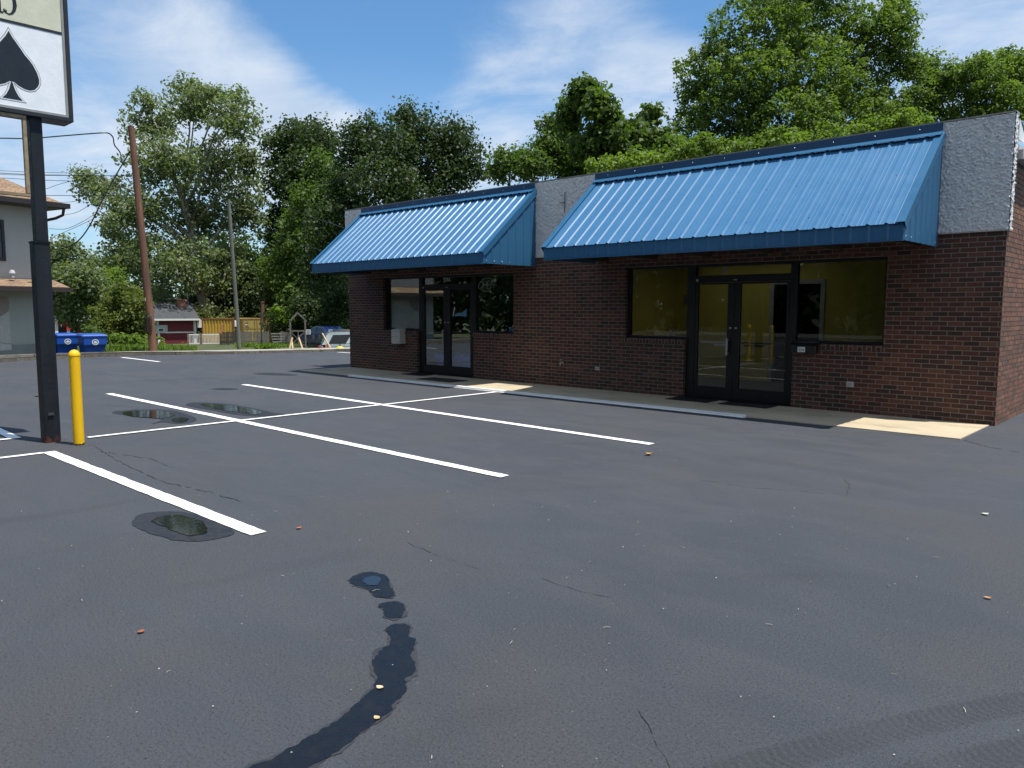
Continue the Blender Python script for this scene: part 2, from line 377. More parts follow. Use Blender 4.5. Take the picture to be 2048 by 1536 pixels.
def stucco_material():
    m, t = newmat('dashed_stucco')
    n = t.noise(t.pos, 46, 4, 0.65, 0.6)
    col = t.mix(t.ramp(n, 0.35, 0.7), (0.72, 0.72, 0.72), (0.86, 0.86, 0.85))
    col = t.mix(t.ramp(t.noise(t.mapping(t.pos, (1, 1, 0.35)), 1.6, 5), 0.48, 0.75, 0, 0.4), col, (0.58, 0.58, 0.58))
    t.set(t.b.inputs['Base Color'], col); t.b.inputs['Roughness'].default_value = 0.95; t.b.inputs['Specular IOR Level'].default_value = 0.15
    t.set(t.b.inputs['Normal'], bump(t, t.noise(t.pos, 70, 4, 0.7), 0.8, 0.02))
    return m
STUCCO = stucco_material()
def painted_metal(name, c, c2, rough=0.32, coat=0.0):
    m, t = newmat(name)
    t.set(t.b.inputs['Base Color'], t.mix(t.ramp(t.noise(t.pos, 0.9, 5), 0.35, 0.7), c, c2))
    t.set(t.b.inputs['Roughness'], t.ramp(t.noise(t.pos, 5, 4), 0.3, 0.7, rough-0.05, rough+0.07))
    t.b.inputs['Specular IOR Level'].default_value = 0.55; t.b.inputs['Coat Weight'].default_value = coat
    t.set(t.b.inputs['Normal'], bump(t, t.noise(t.pos, 2.2, 2), 0.06, 0.02))
    return m
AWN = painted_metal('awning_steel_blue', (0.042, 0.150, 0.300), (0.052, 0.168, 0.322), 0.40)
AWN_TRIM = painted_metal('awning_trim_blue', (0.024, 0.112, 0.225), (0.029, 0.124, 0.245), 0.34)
AWN_SHADED = painted_metal('flashing_shaded_blue', (0.016, 0.060, 0.125), (0.020, 0.070, 0.140), 0.4)  # awning blue darkened because the upright flashing stands in shade
SCREW = plain('screw_head', (0.6, 0.62, 0.65), rough=0.35, metal=0.8)
ALU = plain('dark_bronze_aluminium', (0.0075, 0.0075, 0.009), (0.011, 0.011, 0.0125), rough=0.42, spec=0.35)
BRUSHED = plain('brushed_aluminium', (0.42, 0.42, 0.42), (0.32, 0.32, 0.33), rough=0.35, metal=0.85)
def glass_material(name, tint, refl=1.0):
    m = bpy.data.materials.new(name); m.use_nodes = True; t = NT(m.node_tree); out = t.n('ShaderNodeOutputMaterial')
    lw = t.n('ShaderNodeFresnel'); lw.inputs[0].default_value = 1.62
    tr = t.n('ShaderNodeBsdfTransparent'); tr.inputs[0].default_value = (*tint, 1); gl = t.n('ShaderNodeBsdfGlossy'); gl.inputs['Roughness'].default_value = 0.0
    gl.inputs['Color'].default_value = (0.95, 0.97, 1, 1)
    mx = t.n('ShaderNodeMixShader'); t.set(mx.inputs[0], t.math('MULTIPLY', lw.outputs[0], refl)); t.t.links.new(tr.outputs[0], mx.inputs[1]); t.t.links.new(gl.outputs[0], mx.inputs[2])
    t.t.links.new(mx.outputs[0], out.inputs[0]); return m
GLASS = glass_material('shop_glass', (0.88, 0.91, 0.89), 0.43)
WHITE = plain('white_paint', (0.78, 0.78, 0.76), (0.70, 0.70, 0.68), rough=0.5)
BLACK = plain('black_plastic', (0.012, 0.012, 0.013), rough=0.45)
YELLOW_WALL = plain('ochre_wall_paint', (0.70, 0.57, 0.12), (0.66, 0.53, 0.11), rough=0.75)
CREAM_CEIL = plain('ceiling_tile', (0.80, 0.79, 0.74), rough=0.85)
CARPET = plain('grey_floor', (0.15, 0.15, 0.14), rough=0.8)
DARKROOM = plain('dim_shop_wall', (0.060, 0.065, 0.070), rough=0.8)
GREYTRIM = plain('grey_trim', (0.52, 0.53, 0.54), rough=0.5)
RUBBER = plain('black_mat_rubber', (0.010, 0.010, 0.011), rough=0.8, bumps=0.6, bscale=120)
BEIGE_BOX = plain('beige_steel', (0.55, 0.54, 0.48), (0.48, 0.47, 0.42), rough=0.45)
def bollard_paint():
    m, t = newmat('bollard_yellow')
    s = t.n('ShaderNodeSeparateXYZ'); t.set(s.inputs[0], t.obj)
    col = t.mix(t.ramp(t.noise(t.mapping(t.obj, (4, 4, 1)), 3, 4), 0.4, 0.7), (0.88, 0.52, 0.004), (0.82, 0.47, 0.004))
    wear = t.math('LESS_THAN', t.math('ADD', s.outputs[2], t.math('MULTIPLY', t.noise(t.obj, 35, 4, 0.7), 0.05)), 0.045)
    t.set(t.b.inputs['Base Color'], t.mix(wear, col, (0.05, 0.028, 0.015))); t.b.inputs['Roughness'].default_value = 0.38
    t.set(t.b.inputs['Normal'], bump(t, t.noise(t.obj, 18, 3), 0.12, 0.01))
    return m
YELLOW = bollard_paint()
def pole_paint():
    m, t = newmat('black_pole_paint')
    s = t.n('ShaderNodeSeparateXYZ'); t.set(s.inputs[0], t.pos)
    col = t.mix(t.ramp(t.noise(t.mapping(t.pos, (5, 5, 1)), 2, 4), 0.4, 0.7), (0.010, 0.013, 0.018), (0.016, 0.019, 0.025))
    rust = t.ramp(t.math('SUBTRACT', t.math('ADD', t.noise(t.pos, 22, 5, 0.7), t.ramp(s.outputs[2], 0.0, 0.16, 0.22, -0.1)), 0.0), 0.60, 0.72)
    t.set(t.b.inputs['Base Color'], t.mix(rust, col, (0.11, 0.035, 0.018)))
    t.set(t.b.inputs['Roughness'], t.ramp(t.noise(t.pos, 14, 4), 0.3, 0.7, 0.42, 0.6)); t.b.inputs['Specular IOR Level'].default_value = 0.25
    t.set(t.b.inputs['Normal'], bump(t, t.noise(t.pos, 26, 4), 0.25, 0.01)); return m
POLE = pole_paint()
SIGN_BLACK = plain('sign_cabinet_black', (0.012, 0.012, 0.014), (0.02, 0.02, 0.022), rough=0.4)
SIGN_TRIM = plain('sign_retainer_grey', (0.30, 0.31, 0.30), (0.22, 0.23, 0.22), rough=0.5)
def sign_face(name, c, c2):
    m, t = newmat(name)
    t.set(t.b.inputs['Base Color'], t.mix(t.ramp(t.noise(t.pos, 5, 5, 0.7), 0.35, 0.7), c, c2)); t.b.inputs['Roughness'].default_value = 0.22
    t.set(t.b.inputs['Normal'], bump(t, t.noise(t.pos, 9, 4, 0.7), 0.30, 0.01)); return m
SIGN_CREAM = sign_face('sign_cream_acrylic', (0.66, 0.66, 0.50), (0.58, 0.58, 0.43))
SIGN_WHITE = sign_face('sign_white_acrylic', (0.86, 0.88, 0.90), (0.76, 0.79, 0.82))
INK = plain('sign_black_vinyl', (0.010, 0.013, 0.018), rough=0.35)
TAN_METAL = plain('weathered_tan_frame', (0.36, 0.29, 0.17), (0.20, 0.14, 0.08), rough=0.7, scale=14)
# ================================================================== ground, lot, kerb, walk
def kerb_x(y):
    ys = [-60, -15, 0, 6.08, 7.5, 9.07, 10.6, 11.8, 13.4, 15, 16.43, 30, 70]; xs = [-24.5, -25.4, -25.8, -26.37, -26.8, -27.1, -26.9, -25.9, -25.3, -24.65, -24.08, -19.0, -4.0]
    return float(np.interp(y, ys, xs))
def ground_z(x, y):
    t = kerb_x(y)-x
    if t < 0.55: return -0.45
    near = -0.45 + 0.52*float(np.clip((y-9.6)/0.5, 0, 1))
    t0 = float(np.interp(y, [12.0, 13.2], [7.0, 1.35]))                # the bank is wider at the left
    return near*max(0, 1-max(0, t-t0)/8) + float(np.interp(t-t0, [0, 11, 34, 60, 120, 400], [0.0, -1.12, -1.45, -1.8, -1.8, 2.0]))
def build_ground():
    xs = sorted(set(list(np.arange(-90, -20, 1.0))+list(np.arange(-29, -21, 0.25))+[-700, -400, -250, -160, -120, -105, 0, 20, 40, 80, 160, 400]))
    ys = sorted(set(list(np.arange(-20, 60, 1.0))+[9.6, 10.1]+[-500, -250, -120, -60, -40, 75, 100, 140, 200, 320, 600]))
    vs = [(x, y, ground_z(x, y)) for y in ys for x in xs]; nx = len(xs)
    fs = [(j*nx+i, j*nx+i+1, (j+1)*nx+i+1, (j+1)*nx+i) for j in range(len(ys)-1) for i in range(nx-1)]
    tag(MB().add(vs, fs).build('ground', GROUND), kind='structure')
build_ground()
mb = MB()
edge = [(kerb_x(y)+0.02, y, 0.0) for y in list(np.arange(-15, 31, 1.0))]
mb.poly(edge+[(8, 31, 0), (45, 31, 0), (45, -15, 0)])
lot = tag(mb.build('parking_lot', ASPHALT), kind='structure')
if lot.data.polygons[0].normal.z < 0: lot.data.flip_normals()
# kerb and sidewalk beyond it
def strip(y0, y1, t0, t1, z0, z1, n=24):
    mb = MB(); vs = []
    for i in range(n+1):
        y = y0+(y1-y0)*i/n; x = kerb_x(y)
        vs += [(x-t0, y, z0), (x-t0, y, z1(y) if callable(z1) else z1), (x-t1, y, z1(y) if callable(z1) else z1), (x-t1, y, z0)]
    fs = []
    for i in range(n):
        a, b = 4*i, 4*i+4; fs += [(a, b, b+1, a+1), (a+1, b+1, b+2, a+2), (a+2, b+2, b+3, a+3)]
    fs += [(0, 1, 2, 3), (4*n+3, 4*n+2, 4*n+1, 4*n)]
    return mb.add(vs, fs)
ktop = lambda y: float(np.interp(y, [0, 6, 7.5, 9, 10.6, 13.4, 16, 20], [0.22, 0.205, 0.186, 0.15, 0.12, 0.09, 0.093, 0.09])) + 0.012*mnoise.noise((0, y*1.7, 3))
tag(strip(-15, 31, 0.0, 0.17, -0.3, ktop, 92).build('kerb', KERB), kind='structure')
tag(strip(10.0, 31, 0.18, 1.3, -0.3, 0.084, 30).build('sidewalk', SIDEWALK), kind='structure')
# concrete walk along the shop front
mb = MB()
wx = [-17.45, -13.6, -9.9, -6.3, -2.36]
for a, b in zip(wx[:-1], wx[1:]): mb.box(a+0.004, b-0.004, 10.565, 12.115, -0.1, 0.012)
tag(mb.build('concrete_walk', WALK), kind='structure')
mb = MB(); n = 60
for i in range(n):
    a, b = -15.15+9.98*i/n, -15.15+9.98*(i+1)/n; mb.box(a, b, 10.47+.004*mnoise.noise((a*3, 0, 0)), 10.563, -.02, .040+.004*mnoise.noise((a*4, 2, 0)))
tag(mb.build('painted_walk_edge', PAINT), kind='structure')
# street behind the viewer (seen in the shop glass)
tag(MB().box(-30, 60, -24, -15.6, -0.3, 0.0).build('road', plain('grey_road', (0.14, 0.14, 0.135), (0.11, 0.11, 0.105), rough=0.85, scale=1.0)), kind='structure')
tag(MB().box(-24, 45, -15.5, -15.05, -0.3, 0.14).build('pavement', SIDEWALK), kind='structure')

# ------------------------------------------------------------------ painted lines
def wavy_strip(a, b, wd, z, seed):
    a, b = Vector((a[0], a[1], z)), Vector((b[0], b[1], z)); d = (b-a); L = d.length; d.normalize(); s = Vector((-d.y, d.x, 0)); n = max(2, int(L/0.06)); vs = []
    for i in range(n+1):
        p = a+d*L*i/n; e1 = 0.007*mnoise.noise((L*i/n*6, seed, 0.3))+0.005*mnoise.noise((L*i/n*23, seed, 1)); e2 = 0.007*mnoise.noise((L*i/n*6, seed+9, 0.3))+0.005*mnoise.noise((L*i/n*23, seed+9, 1))
        vs += [p+s*(wd/2+e1), p-s*(wd/2+e2)]
    return MB().add(vs, [(2*i, 2*i+1, 2*i+3, 2*i+2) for i in range(n)])
LINES = [((-15.25, 5.22), (-4.97, 5.19), .125, .008), ((-15.05, 7.80), (-4.92, 7.65), .125, .008), ((-9.52, 2.60), (-4.95, 2.64), .125, .008),
         ((-15.15, 10.44), (-5.17, 10.46), .03, .008), ((-10.22, 3.23), (-10.20, 10.43), .085, .012), ((-9.50, -2.0), (-9.50, 2.545), .085, .008),
         ((-15.2, 2.72), (-10.80, 2.60), .125, .008), ((-10.82, -2.0), (-10.80, 2.54), .085, .012), ((-26.2, 9.42), (-23.25, 9.41), .11, .008), ((-23.75, 16.0), (-20.6, 16.1), .11, .008),
         ((-26.0, 4.2), (-23.2, 4.2), .11, .008), ((-4.9, 0.05), (-9.45, 0.03), .125, .008)]
for i, (a, b, wd, z) in enumerate(LINES):
    if i == 11: continue
    tag(wavy_strip(a, b, wd, z, i*3.7).build('parking_line', PAINT), kind='structure')

# ------------------------------------------------------------------ puddles, damp patches, wet streak
def blotch(pts, z, sub=5, amp=0.02, seed=0):
    c = []
    n = len(pts)
    for i in range(n):
        p0, p1, p2, p3 = [pts[(i+k-1) % n] for k in range(4)]
        for k in range(sub):
            t = k/sub; q = 0.5*((2*p1)+(p2-p0)*t+(2*p0-5*p1+4*p2-p3)*t*t+(3*p1-p0-3*p2+p3)*t**3)
            c.append(q)
    out = []
    for i, q in enumerate(c):
        d = (c[(i+1) % len(c)]-c[i-1]); d = Vector((-d.y, d.x, 0)).normalized()
        s = amp*(mnoise.noise((q.x*9+seed, q.y*9, 0))+0.7*mnoise.noise((q.x*31, q.y*31+seed, 2)))
        out.append(Vector((q.x+d.x*s, q.y+d.y*s, z)))
    return MB().poly(out)
def zpts(l, ox, oy, sc): return [G(ox+x/sc, oy+y/sc) for x, y in l]
Z2 = lambda l: zpts(l, 150, 700, 2.156); Z3 = lambda l: zpts(l, 400, 1100, 2.926)
PUD = [([(245,745),(270,715),(340,700),(430,698),(520,710),(600,740),(660,765),(690,785),(660,805),(590,820),(520,826),(430,820),(350,800),(280,775)],
        [[(330,740),(370,722),(450,715),(520,730),(560,760),(572,790),(520,802),(470,800),(420,780),(360,755)]]),
       ([(160,272),(200,262),(330,257),(430,264),(520,293),(505,312),(440,319),(380,312),(330,319),(370,300),(250,286)],
        [[(205,273),(240,265),(340,262),(400,268),(430,284),(380,296),(300,293),(230,285)], [(420,299),(470,292),(490,300),(470,312),(430,312)]]),
       ([(480,235),(520,227),(640,232),(760,250),(860,272),(905,278),(800,286),(700,280),(600,262),(500,245)],
        [[(540,234),(640,238),(740,252),(805,270),(780,279),(700,269),(610,256)]]),
       ([(770,103),(850,99),(960,107),(920,110),(830,108)], []), ([(585,168),(640,164),(705,168),(660,173),(620,172)], [])]
for k, (halo, ws) in enumerate(PUD):
    tag(blotch(Z2(halo), 0.004, 6, 0.014, k).build('damp_patch', DAMP), kind='structure')
    for q in ws: tag(blotch(Z2(q), 0.0085, 6, 0.022, k+5).build('puddle', WATER), kind='structure')
STREAK = [[(875,175),(950,140),(1000,135),(1080,150),(1110,190),(1115,230),(1140,270),(1110,285),(1030,270),(990,240),(940,215),(890,205)],
          [(1052,330),(1080,315),(1150,308),(1185,325),(1197,365),(1180,395),(1120,403),(1085,385),(1075,350)],
          [(1085,465),(1130,440),(1200,440),(1230,470),(1222,505),(1262,525),(1255,560),(1245,600),(1240,640),(1262,690),(1250,735),(1215,760),(1200,800),(1185,850),(1140,900),(1100,960),(1030,1010),(940,1070),(840,1150),(740,1225),(640,1290),(560,1390),(200,1390),(300,1270),(420,1240),(480,1200),(600,1130),(700,1070),(800,1000),(880,930),(940,890),(1000,820),(1040,760),(1015,720),(1018,660),(1045,600),(1110,560),(1120,520),(1105,485)]]
RIM = damp_material('drying_rim', (0.034, 0.037, 0.044), 0.6, 0.8)
for k, q in enumerate(STREAK):
    pts = Z3(q); n = len(pts); area = sum(pts[i].x*pts[(i+1) % n].y-pts[(i+1) % n].x*pts[i].y for i in range(n)); rim = []
    for i in range(n):
        d = (pts[(i+1) % n]-pts[i-1]).normalized(); s_ = 1 if area > 0 else -1; rim.append(pts[i]+Vector((d.y, -d.x, 0))*s_*.012)
    tag(blotch(rim, 0.003, 9, 0.022, k+60).build('damp_patch', RIM), kind='structure')
    tag(blotch(pts, 0.005, 12, 0.016, k+20).build('wet_streak', WETOIL), kind='structure')
# slicker water in the middle of the streak
for k, q in enumerate([[(950,185),(1000,160),(1040,165),(1060,190),(1040,215),(980,210)]]):
    tag(blotch(Z3(q), 0.0075, 6, 0.014, k+40).build('puddle', WATER), kind='structure')

# cracks: thin dark filled ribbons
rng = random.Random(4)
CRK = plain('crack_filler', (0.009, 0.009, 0.010), rough=0.7)
def crack(pts, wd, seed):
    rg = random.Random(seed); q = []
    for a, b in zip(pts[:-1], pts[1:]):
        n = max(2, int((b-a).length/0.05))
        for i in range(n): q.append(a.lerp(b, i/n)+Vector((rg.gauss(0, .009), rg.gauss(0, .009), 0)))
    q.append(pts[-1]); mb = MB(); vs = []
    for i, p in enumerate(q):
        d = q[min(i+1, len(q)-1)]-q[max(i-1, 0)]; s = Vector((-d.y, d.x, 0)).normalized()*wd*rg.uniform(.15, 1)/2; vs += [p+s+Vector((0, 0, .003)), p-s+Vector((0, 0, .003))]
    fs = [(2*i, 2*i+1, 2*i+3, 2*i+2) for i in range(len(q)-1) if rg.random() > 0.25]
    tag(mb.add(vs, fs).build('crack', CRK), kind='structure')
for k, (l, wd) in enumerate([([(190,893),(240,925),(330,965),(420,985),(480,1003)], .016), ([(215,905),(300,918),(345,935)], .012), ([(1925,880),(1980,895),(2040,905)], .014), ([(1080,1158),(1150,1180),(1220,1195)], .005),
                             ([(1275,1420),(1310,1480),(1340,1536)], .0035), ([(820,1085),(870,1110),(960,1140),(1020,1142)], .0045), ([(1400,960),(1500,975),(1690,990)], .008), ([(1690,960),(1700,975),(1692,992)], .008)]):
    crack([G(*q) for q in l], wd, k)
# loose grit, pollen strings and petals scattered over the asphalt: uncountable
def litter():
    rg = random.Random(11); mb = MB()
    for i in range(430):
        x = rg.uniform(-20, 6); y = rg.uniform(0.2, 10.2); 
        if rg.random() < .45: x = rg.uniform(-6, 2.5); y = rg.uniform(.8, 6)
        a = rg.uniform(0, 2*pi); r = rg.random()
        if r < .68: L, W = rg.uniform(.003, .008), rg.uniform(.003, .006)
        else: L, W = rg.uniform(.015, .045), rg.uniform(.0015, .0028)
        d = Vector((cos(a), sin(a), 0))*L/2; s = Vector((-sin(a), cos(a), 0))*W/2; c = Vector((x, y, .007)); u = Vector((0, 0, rg.uniform(.001, .006))); bnd = s*rg.uniform(-2, 2)
        mb.add([c-d-s, c-s+bnd+u, c+d-s, c+d+s, c+s+bnd+u, c-d+s], [(0, 1, 4, 5), (1, 2, 3, 4)], 0 if r < .5 else (1 if r < .75 else 2))
    o = mb.build('litter', [plain('pale_grit', (.55, .54, .50), rough=.8), plain('dry_bits', (.25, .18, .10), rough=.8), plain('pollen_strings', (.48, .45, .33), rough=.8)])
    tag(o, kind='stuff', label='scattered grit, petals and pollen strings on the asphalt')
litter()
# a few fallen leaves that can be told apart
def leaf_thing(p, L, c, label, ang, curl=.5):
    m = plain('leaf_'+label.split()[0], c, tuple(x*.6 for x in c), rough=.7, scale=40); mb = MB(); vs = []; n = 8
    for i in range(n+1):
        t = i/n; wd = L*.36*sin(pi*min(1, t*1.02))**.8+.001
        for j in (-1, 0, 1):
            x = (t-.5)*L; y = j*wd; z = .006+curl*L*(.35*(2*t-1)**2+.5*abs(j)*sin(pi*t)*.4)
            vs.append((p.x+x*cos(ang)-y*sin(ang), p.y+x*sin(ang)+y*cos(ang), z))
    fs = [(3*i+j, 3*i+j+1, 3*i+j+4, 3*i+j+3) for i in range(n) for j in (0, 1)]
    mb.add(vs, fs, 0, True).thing('fallen_leaf', m, label, 'leaf', 'dead leaves fallen on the asphalt')
leaf_thing(G(1297, 911), .085, (.62, .36, .06), 'orange curled leaf beside the end of the second long white stall line', .8, 1.1)
leaf_thing(G(282, 1266), .040, (.30, .10, .035), 'reddish dead leaf on open asphalt at the lower left', 2.0)
leaf_thing(G(760, 1378), .035, (.66, .50, .32), 'pale tan leaf lying in the dark wet streak', .3)
leaf_thing(G(1970, 1030), .06, (.60, .58, .50), 'whitish leaf on the asphalt out from the brick corner', 1.0)
leaf_thing(G(598, 1058), .045, (.40, .13, .04), 'small rusty leaf right of the puddle beside a white line', 1.9)
leaf_thing(G(754, 1439), .030, (.55, .42, .2), 'yellowish leaf scrap at the edge of the wet streak near the bottom', .1)
leaf_thing(G(1975, 1198), .04, (.42, .22, .08), 'brown leaf scrap alone at the far right of the asphalt', .5)
# ================================================================== the brick shop building
Y0, XL, XR, ZB, ZT = 12.12, -17.41, -2.31, 2.645, 4.175
YB = 24.0
shop = root('shop_building', (-9.86, 12.12, 0), 'long low brick shop building with two blue ribbed metal awnings and grey stucco parapet', 'building')
W_ = 0.2; YI = Y0+W_
mb = MB()
def wall_x(x0, x1, z0, z1): mb.box(x0, x1, Y0, YI, z0, z1)
wall_x(XL, -15.92, 0, ZB); wall_x(-11.35, -8.44, 0, ZB); wall_x(-3.795, XR, 0, ZB)
for a, b in [(-15.92, -14.60), (-12.60, -11.35), (-8.44, -7.17), (-5.17, -3.795)]: wall_x(a, b, 0, 0.965)
for a, b in [(-15.92, -11.35), (-8.44, -3.795)]: wall_x(a, b, 2.375, ZB)
mb.box(XR-W_, XR, YI, YB, 0, 3.72); mb.box(XL, XL+W_, YI, YB, 0, 3.72); mb.box(XL+W_, XR-W_, YB-W_, YB, 0, 3.72)
mb.build('brick_wall', BRICK, shop)
for a, b in [(-15.92, -14.60), (-12.60, -11.35), (-8.44, -7.17), (-5.17, -3.795)]: MB().box(a, b, Y0-0.018, YI+0.02, 0.965, 1.05).build('window_sill', SOLDIER, shop)
# bricks of the sunlit end really stand proud of their joints
mb = MB(); rg = random.Random(3)
for r_ in range(53):
    z = .003+r_*.0679; y = Y0+.004-(.103 if r_ % 2 else 0)
    while y < 15.2:
        y0 = max(y, Y0+.002); y1 = y+.197
        if z+.059 < 3.59 and y1-y0 > .03: mb.box(XR+.0005, XR+.009+rg.uniform(-.0015, .0015), y0, y1, z, z+.0585)
        y += .206
mb.build('end_bricks', LAID, shop)
# stucco parapet, really lumpy where it shows
mb = MB(); YS = Y0-0.045; XS0, XS1 = XL-0.045, XR+0.045
mb.box(XS0+.02, XS1-.02, YS+.012, YS+0.16, ZB, ZT-.004)
def lumps(x, z):
    return 0.014*(0.5+0.5*mnoise.noise((x*14, z*14, 1.3)))+0.036*abs(mnoise.noise((x*30, z*34, 4.2)))+0.010*mnoise.noise((x*60, z*60, 7))
def stucco_sheet(x0, x1, z0, z1, step=.016):
    nx, nz = int((x1-x0)/step), int((z1-z0)/step)
    vs = [(x0+(x1-x0)*i/nx, YS+.008-lumps(x0+(x1-x0)*i/nx, z0+(z1-z0)*j/nz)*(1 if 0 < j < nz else .2), z0+(z1-z0)*j/nz) for j in range(nz+1) for i in range(nx+1)]
    mb.add(vs, [(j*(nx+1)+i, j*(nx+1)+i+1, (j+1)*(nx+1)+i+1, (j+1)*(nx+1)+i) for j in range(nz) for i in range(nx)], 0, True)
stucco_sheet(-3.16, XS1-.015, ZB+.004, ZT-.004, .011); stucco_sheet(-10.74, -9.06, ZB+.004, ZT-.004, .014); stucco_sheet(XS0+.004, -16.62, ZB+.004, ZT-.004, .03)
stucco_sheet(-16.62, -10.74, 4.12, ZT-.004, .05); stucco_sheet(-9.06, -3.16, 4.12, ZT-.004, .05)
nz, ny = 90, 9; z0, z1 = ZB+.004, ZT-.004
vs = [(XS1-.022+lumps(9+YS+.14*i/ny, z0+(z1-z0)*j/nz)*1.2, YS+.004+.15*i/ny, z0+(z1-z0)*j/nz) for j in range(nz+1) for i in range(ny+1)]
mb.add(vs, [(j*(ny+1)+i, j*(ny+1)+i+1, (j+1)*(ny+1)+i+1, (j+1)*(ny+1)+i) for j in range(nz) for i in range(ny)], 0, True)
fascia = mb.build('stucco_fascia', STUCCO, shop)
MB().box(XS0, XS1, YS-.012, YS+.20, ZT, ZT+.018).build('coping', plain('coping_metal', (.34, .33, .29), (.22, .21, .18), rough=.6), fascia)
# low roof and pale eave at the right hand side
mb = MB()
for a in ((XL, -8.74, YS+.17, YB), (-6.46, XR, YS+.17, YB), (-8.74, -6.46, YS+.17, 13.26), (-8.74, -6.46, 15.54, YB)): mb.box(*a, 3.722, 3.84)  # opening left for the added light panel
mb.build('roof', plain('grey_roof_membrane', (.35, .35, .34), rough=.9), shop)
ev = MB().box(XR-.05, XR+.10, YS+.24, YB, 3.60, 3.725).build('eave', plain('eave_paint', (.50, .50, .49), (.42, .42, .41), rough=.6), shop)
mb = MB(); mb.prism([(XR+.104, YS+.3, 3.60), (XR+.20, YS+.3, 3.66), (XR+.20, YS+.3, 3.79), (XR+.104, YS+.3, 3.735)], (0, YB-YS-.3, 0))
mb.build('gutter', WHITE, ev)
mb = MB(); mb.prism([(XR+.05, YS+.178, 3.85), (XR+.05, YS+.178, 4.12), (XR+.07, YS+.6, 3.85)], (-.03, 0, 0)); mb.build('end_flashing', WHITE, ev)

# ---------------------------------------------------------------- awnings
YE, ZE, ZF, YTOP, ZTOP = 10.53, 2.70, 2.47, 12.065, 4.03
def profile(n_rib, pitch, minor=True, h=.020):
    q = []
    for k in range(n_rib):
        b = k*pitch; q += [(b, 0), (b+.004, 0), (b+.022, h), (b+.044, h), (b+.062, 0)]
        if minor: q += [(b+.105, 0), (b+.112, .0016), (b+.124, .0016), (b+.131, 0), (b+.160, 0), (b+.167, .0016), (b+.179, .0016), (b+.186, 0)]
    q.append((n_rib*pitch, 0)); return q
def awning(x0, x1):
    aw = MB()
    ex = (x1-x0)/26.0
    up = Vector((0, YTOP-YE, ZTOP-ZE)); L = up.length; up.normalize(); nr = Vector((0, -up.z, up.y))
    pr = profile(26, ex); e = Vector((x0, YE-.035*up.y, ZE-.035*up.z)); vs = []
    for u, h in pr:
        b = e+Vector((u, 0, 0))+nr*h; vs += [b, b+up*(L+.02)]
    n = len(pr)
    under = []
    for u, h in pr:
        b = e+Vector((u, 0, 0))+nr*(h-.004); under += [b, b+up*(L+.02)]
    fs = [(2*i, 2*i+2, 2*i+3, 2*i+1) for i in range(n-1)]
    aw.add(vs, fs); aw.add(under, fs); o2 = len(vs)
    aw.f += [(2*i, o2+2*i, o2+2*i+2, 2*i+2) for i in range(n-1)]; aw.m += [0]*(n-1); aw.sm += [False]*(n-1)
    # solid timber deck below the sheet
    aw.prism([(x0+.02, YE+.03, ZE-.02), (x0+.02, YTOP, ZTOP-.045), (x0+.02, YTOP, ZTOP-.10), (x0+.02, YE+.03, ZE-.075)], (x1-x0-.04, 0, 0), 1)
    for k in range(13):
        for v in (.12, .55, .97):
            b = e+Vector(((2*k+.42)*ex, 0, 0))+up*(L*v*.96+.05); aw.lathe([(.008, 0), (.008, .004), (0, .006)], b, 7, 2, nr)
    root_ = aw.build('awning', [AWN, plain('awning_deck', (.05, .04, .03), rough=.9), AWN_SHADED], shop)
    # ribbed fascia
    mb = MB(); vs = []
    for u, h in profile(26, ex, True, .016): vs += [(x0+u, YE-h*.8, ZF), (x0+u, YE-h*.8, ZE-.012)]
    n = len(vs)//2; mb.add(vs, [(2*i, 2*i+2, 2*i+3, 2*i+1) for i in range(n-1)]); mb.box(x0, x1, YE+.002, YE+.02, ZF, ZE-.012); mb.bar((x0-.004, YE-.006, ZF-.004), (x1+.004, YE-.006, ZF-.004), .05, .014, (0, 0, 1))
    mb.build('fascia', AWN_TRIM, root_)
    # gable ends with vertical ribs
    for sx, xx in ((1, x1), (-1, x0)):
        mb = MB(); q = []; y = YE; wd = YTOP-YE+.02
        for u, h in profile(7, .2286, True, .017):
            if u > wd: break
            q.append((u, h))
        q.append((wd, 0)); vs = []
        for u, h in q: vs += [(xx+sx*h, YE+u, ZF), (xx+sx*h, YE+u, ZE+(ZTOP-ZE)*u/(YTOP-YE)-.015)]
        n = len(q); mb.add(vs, [(2*i, 2*i+2, 2*i+3, 2*i+1) for i in range(n-1)])
        mb.prism([(xx-sx*.004, YE+.004, ZF), (xx-sx*.004, YTOP, ZF), (xx-sx*.004, YTOP, ZTOP-.02), (xx-sx*.004, YE+.004, ZE-.02)], (-sx*.012, 0, 0))
        if sx > 0:
            for k in range(7): mb.lathe([(.010, 0), (.010, .006), (.0, .008)], (xx+.004, YE+.10+k*.215, ZF+.05), 8, 1, (1, 0, 0))
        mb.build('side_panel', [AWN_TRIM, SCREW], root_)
        # rake trim along the slope
        mb = MB(); a = e+Vector((0, 0, 0)); a.x = xx; a = a-up*.005
        p = [a+Vector((sx*.028, 0, 0))+nr*.026, a+Vector((-sx*.085, 0, 0))+nr*.026, a+Vector((-sx*.085, 0, 0))+nr*.020, a+Vector((sx*.022, 0, 0))+nr*.020, a+Vector((sx*.022, 0, 0))-nr*.085, a+Vector((sx*.028, 0, 0))-nr*.085]
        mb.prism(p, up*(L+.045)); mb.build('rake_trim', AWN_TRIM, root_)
    # flashing at the head: flat strip on the parapet with shade in its colour, then a sloped apron
    mb = MB().box(x0-.006, x1+.002, YS-.047, YS-.039, 4.045, 4.168)
    for k in range(10): mb.lathe([(.009, 0), (.009, .005), (0, .007)], (x0+.3+k*.6, YS-.047, 4.11), 8, 1, (0, -1, 0))
    mb.build('head_flashing', [AWN_SHADED, SCREW], root_)
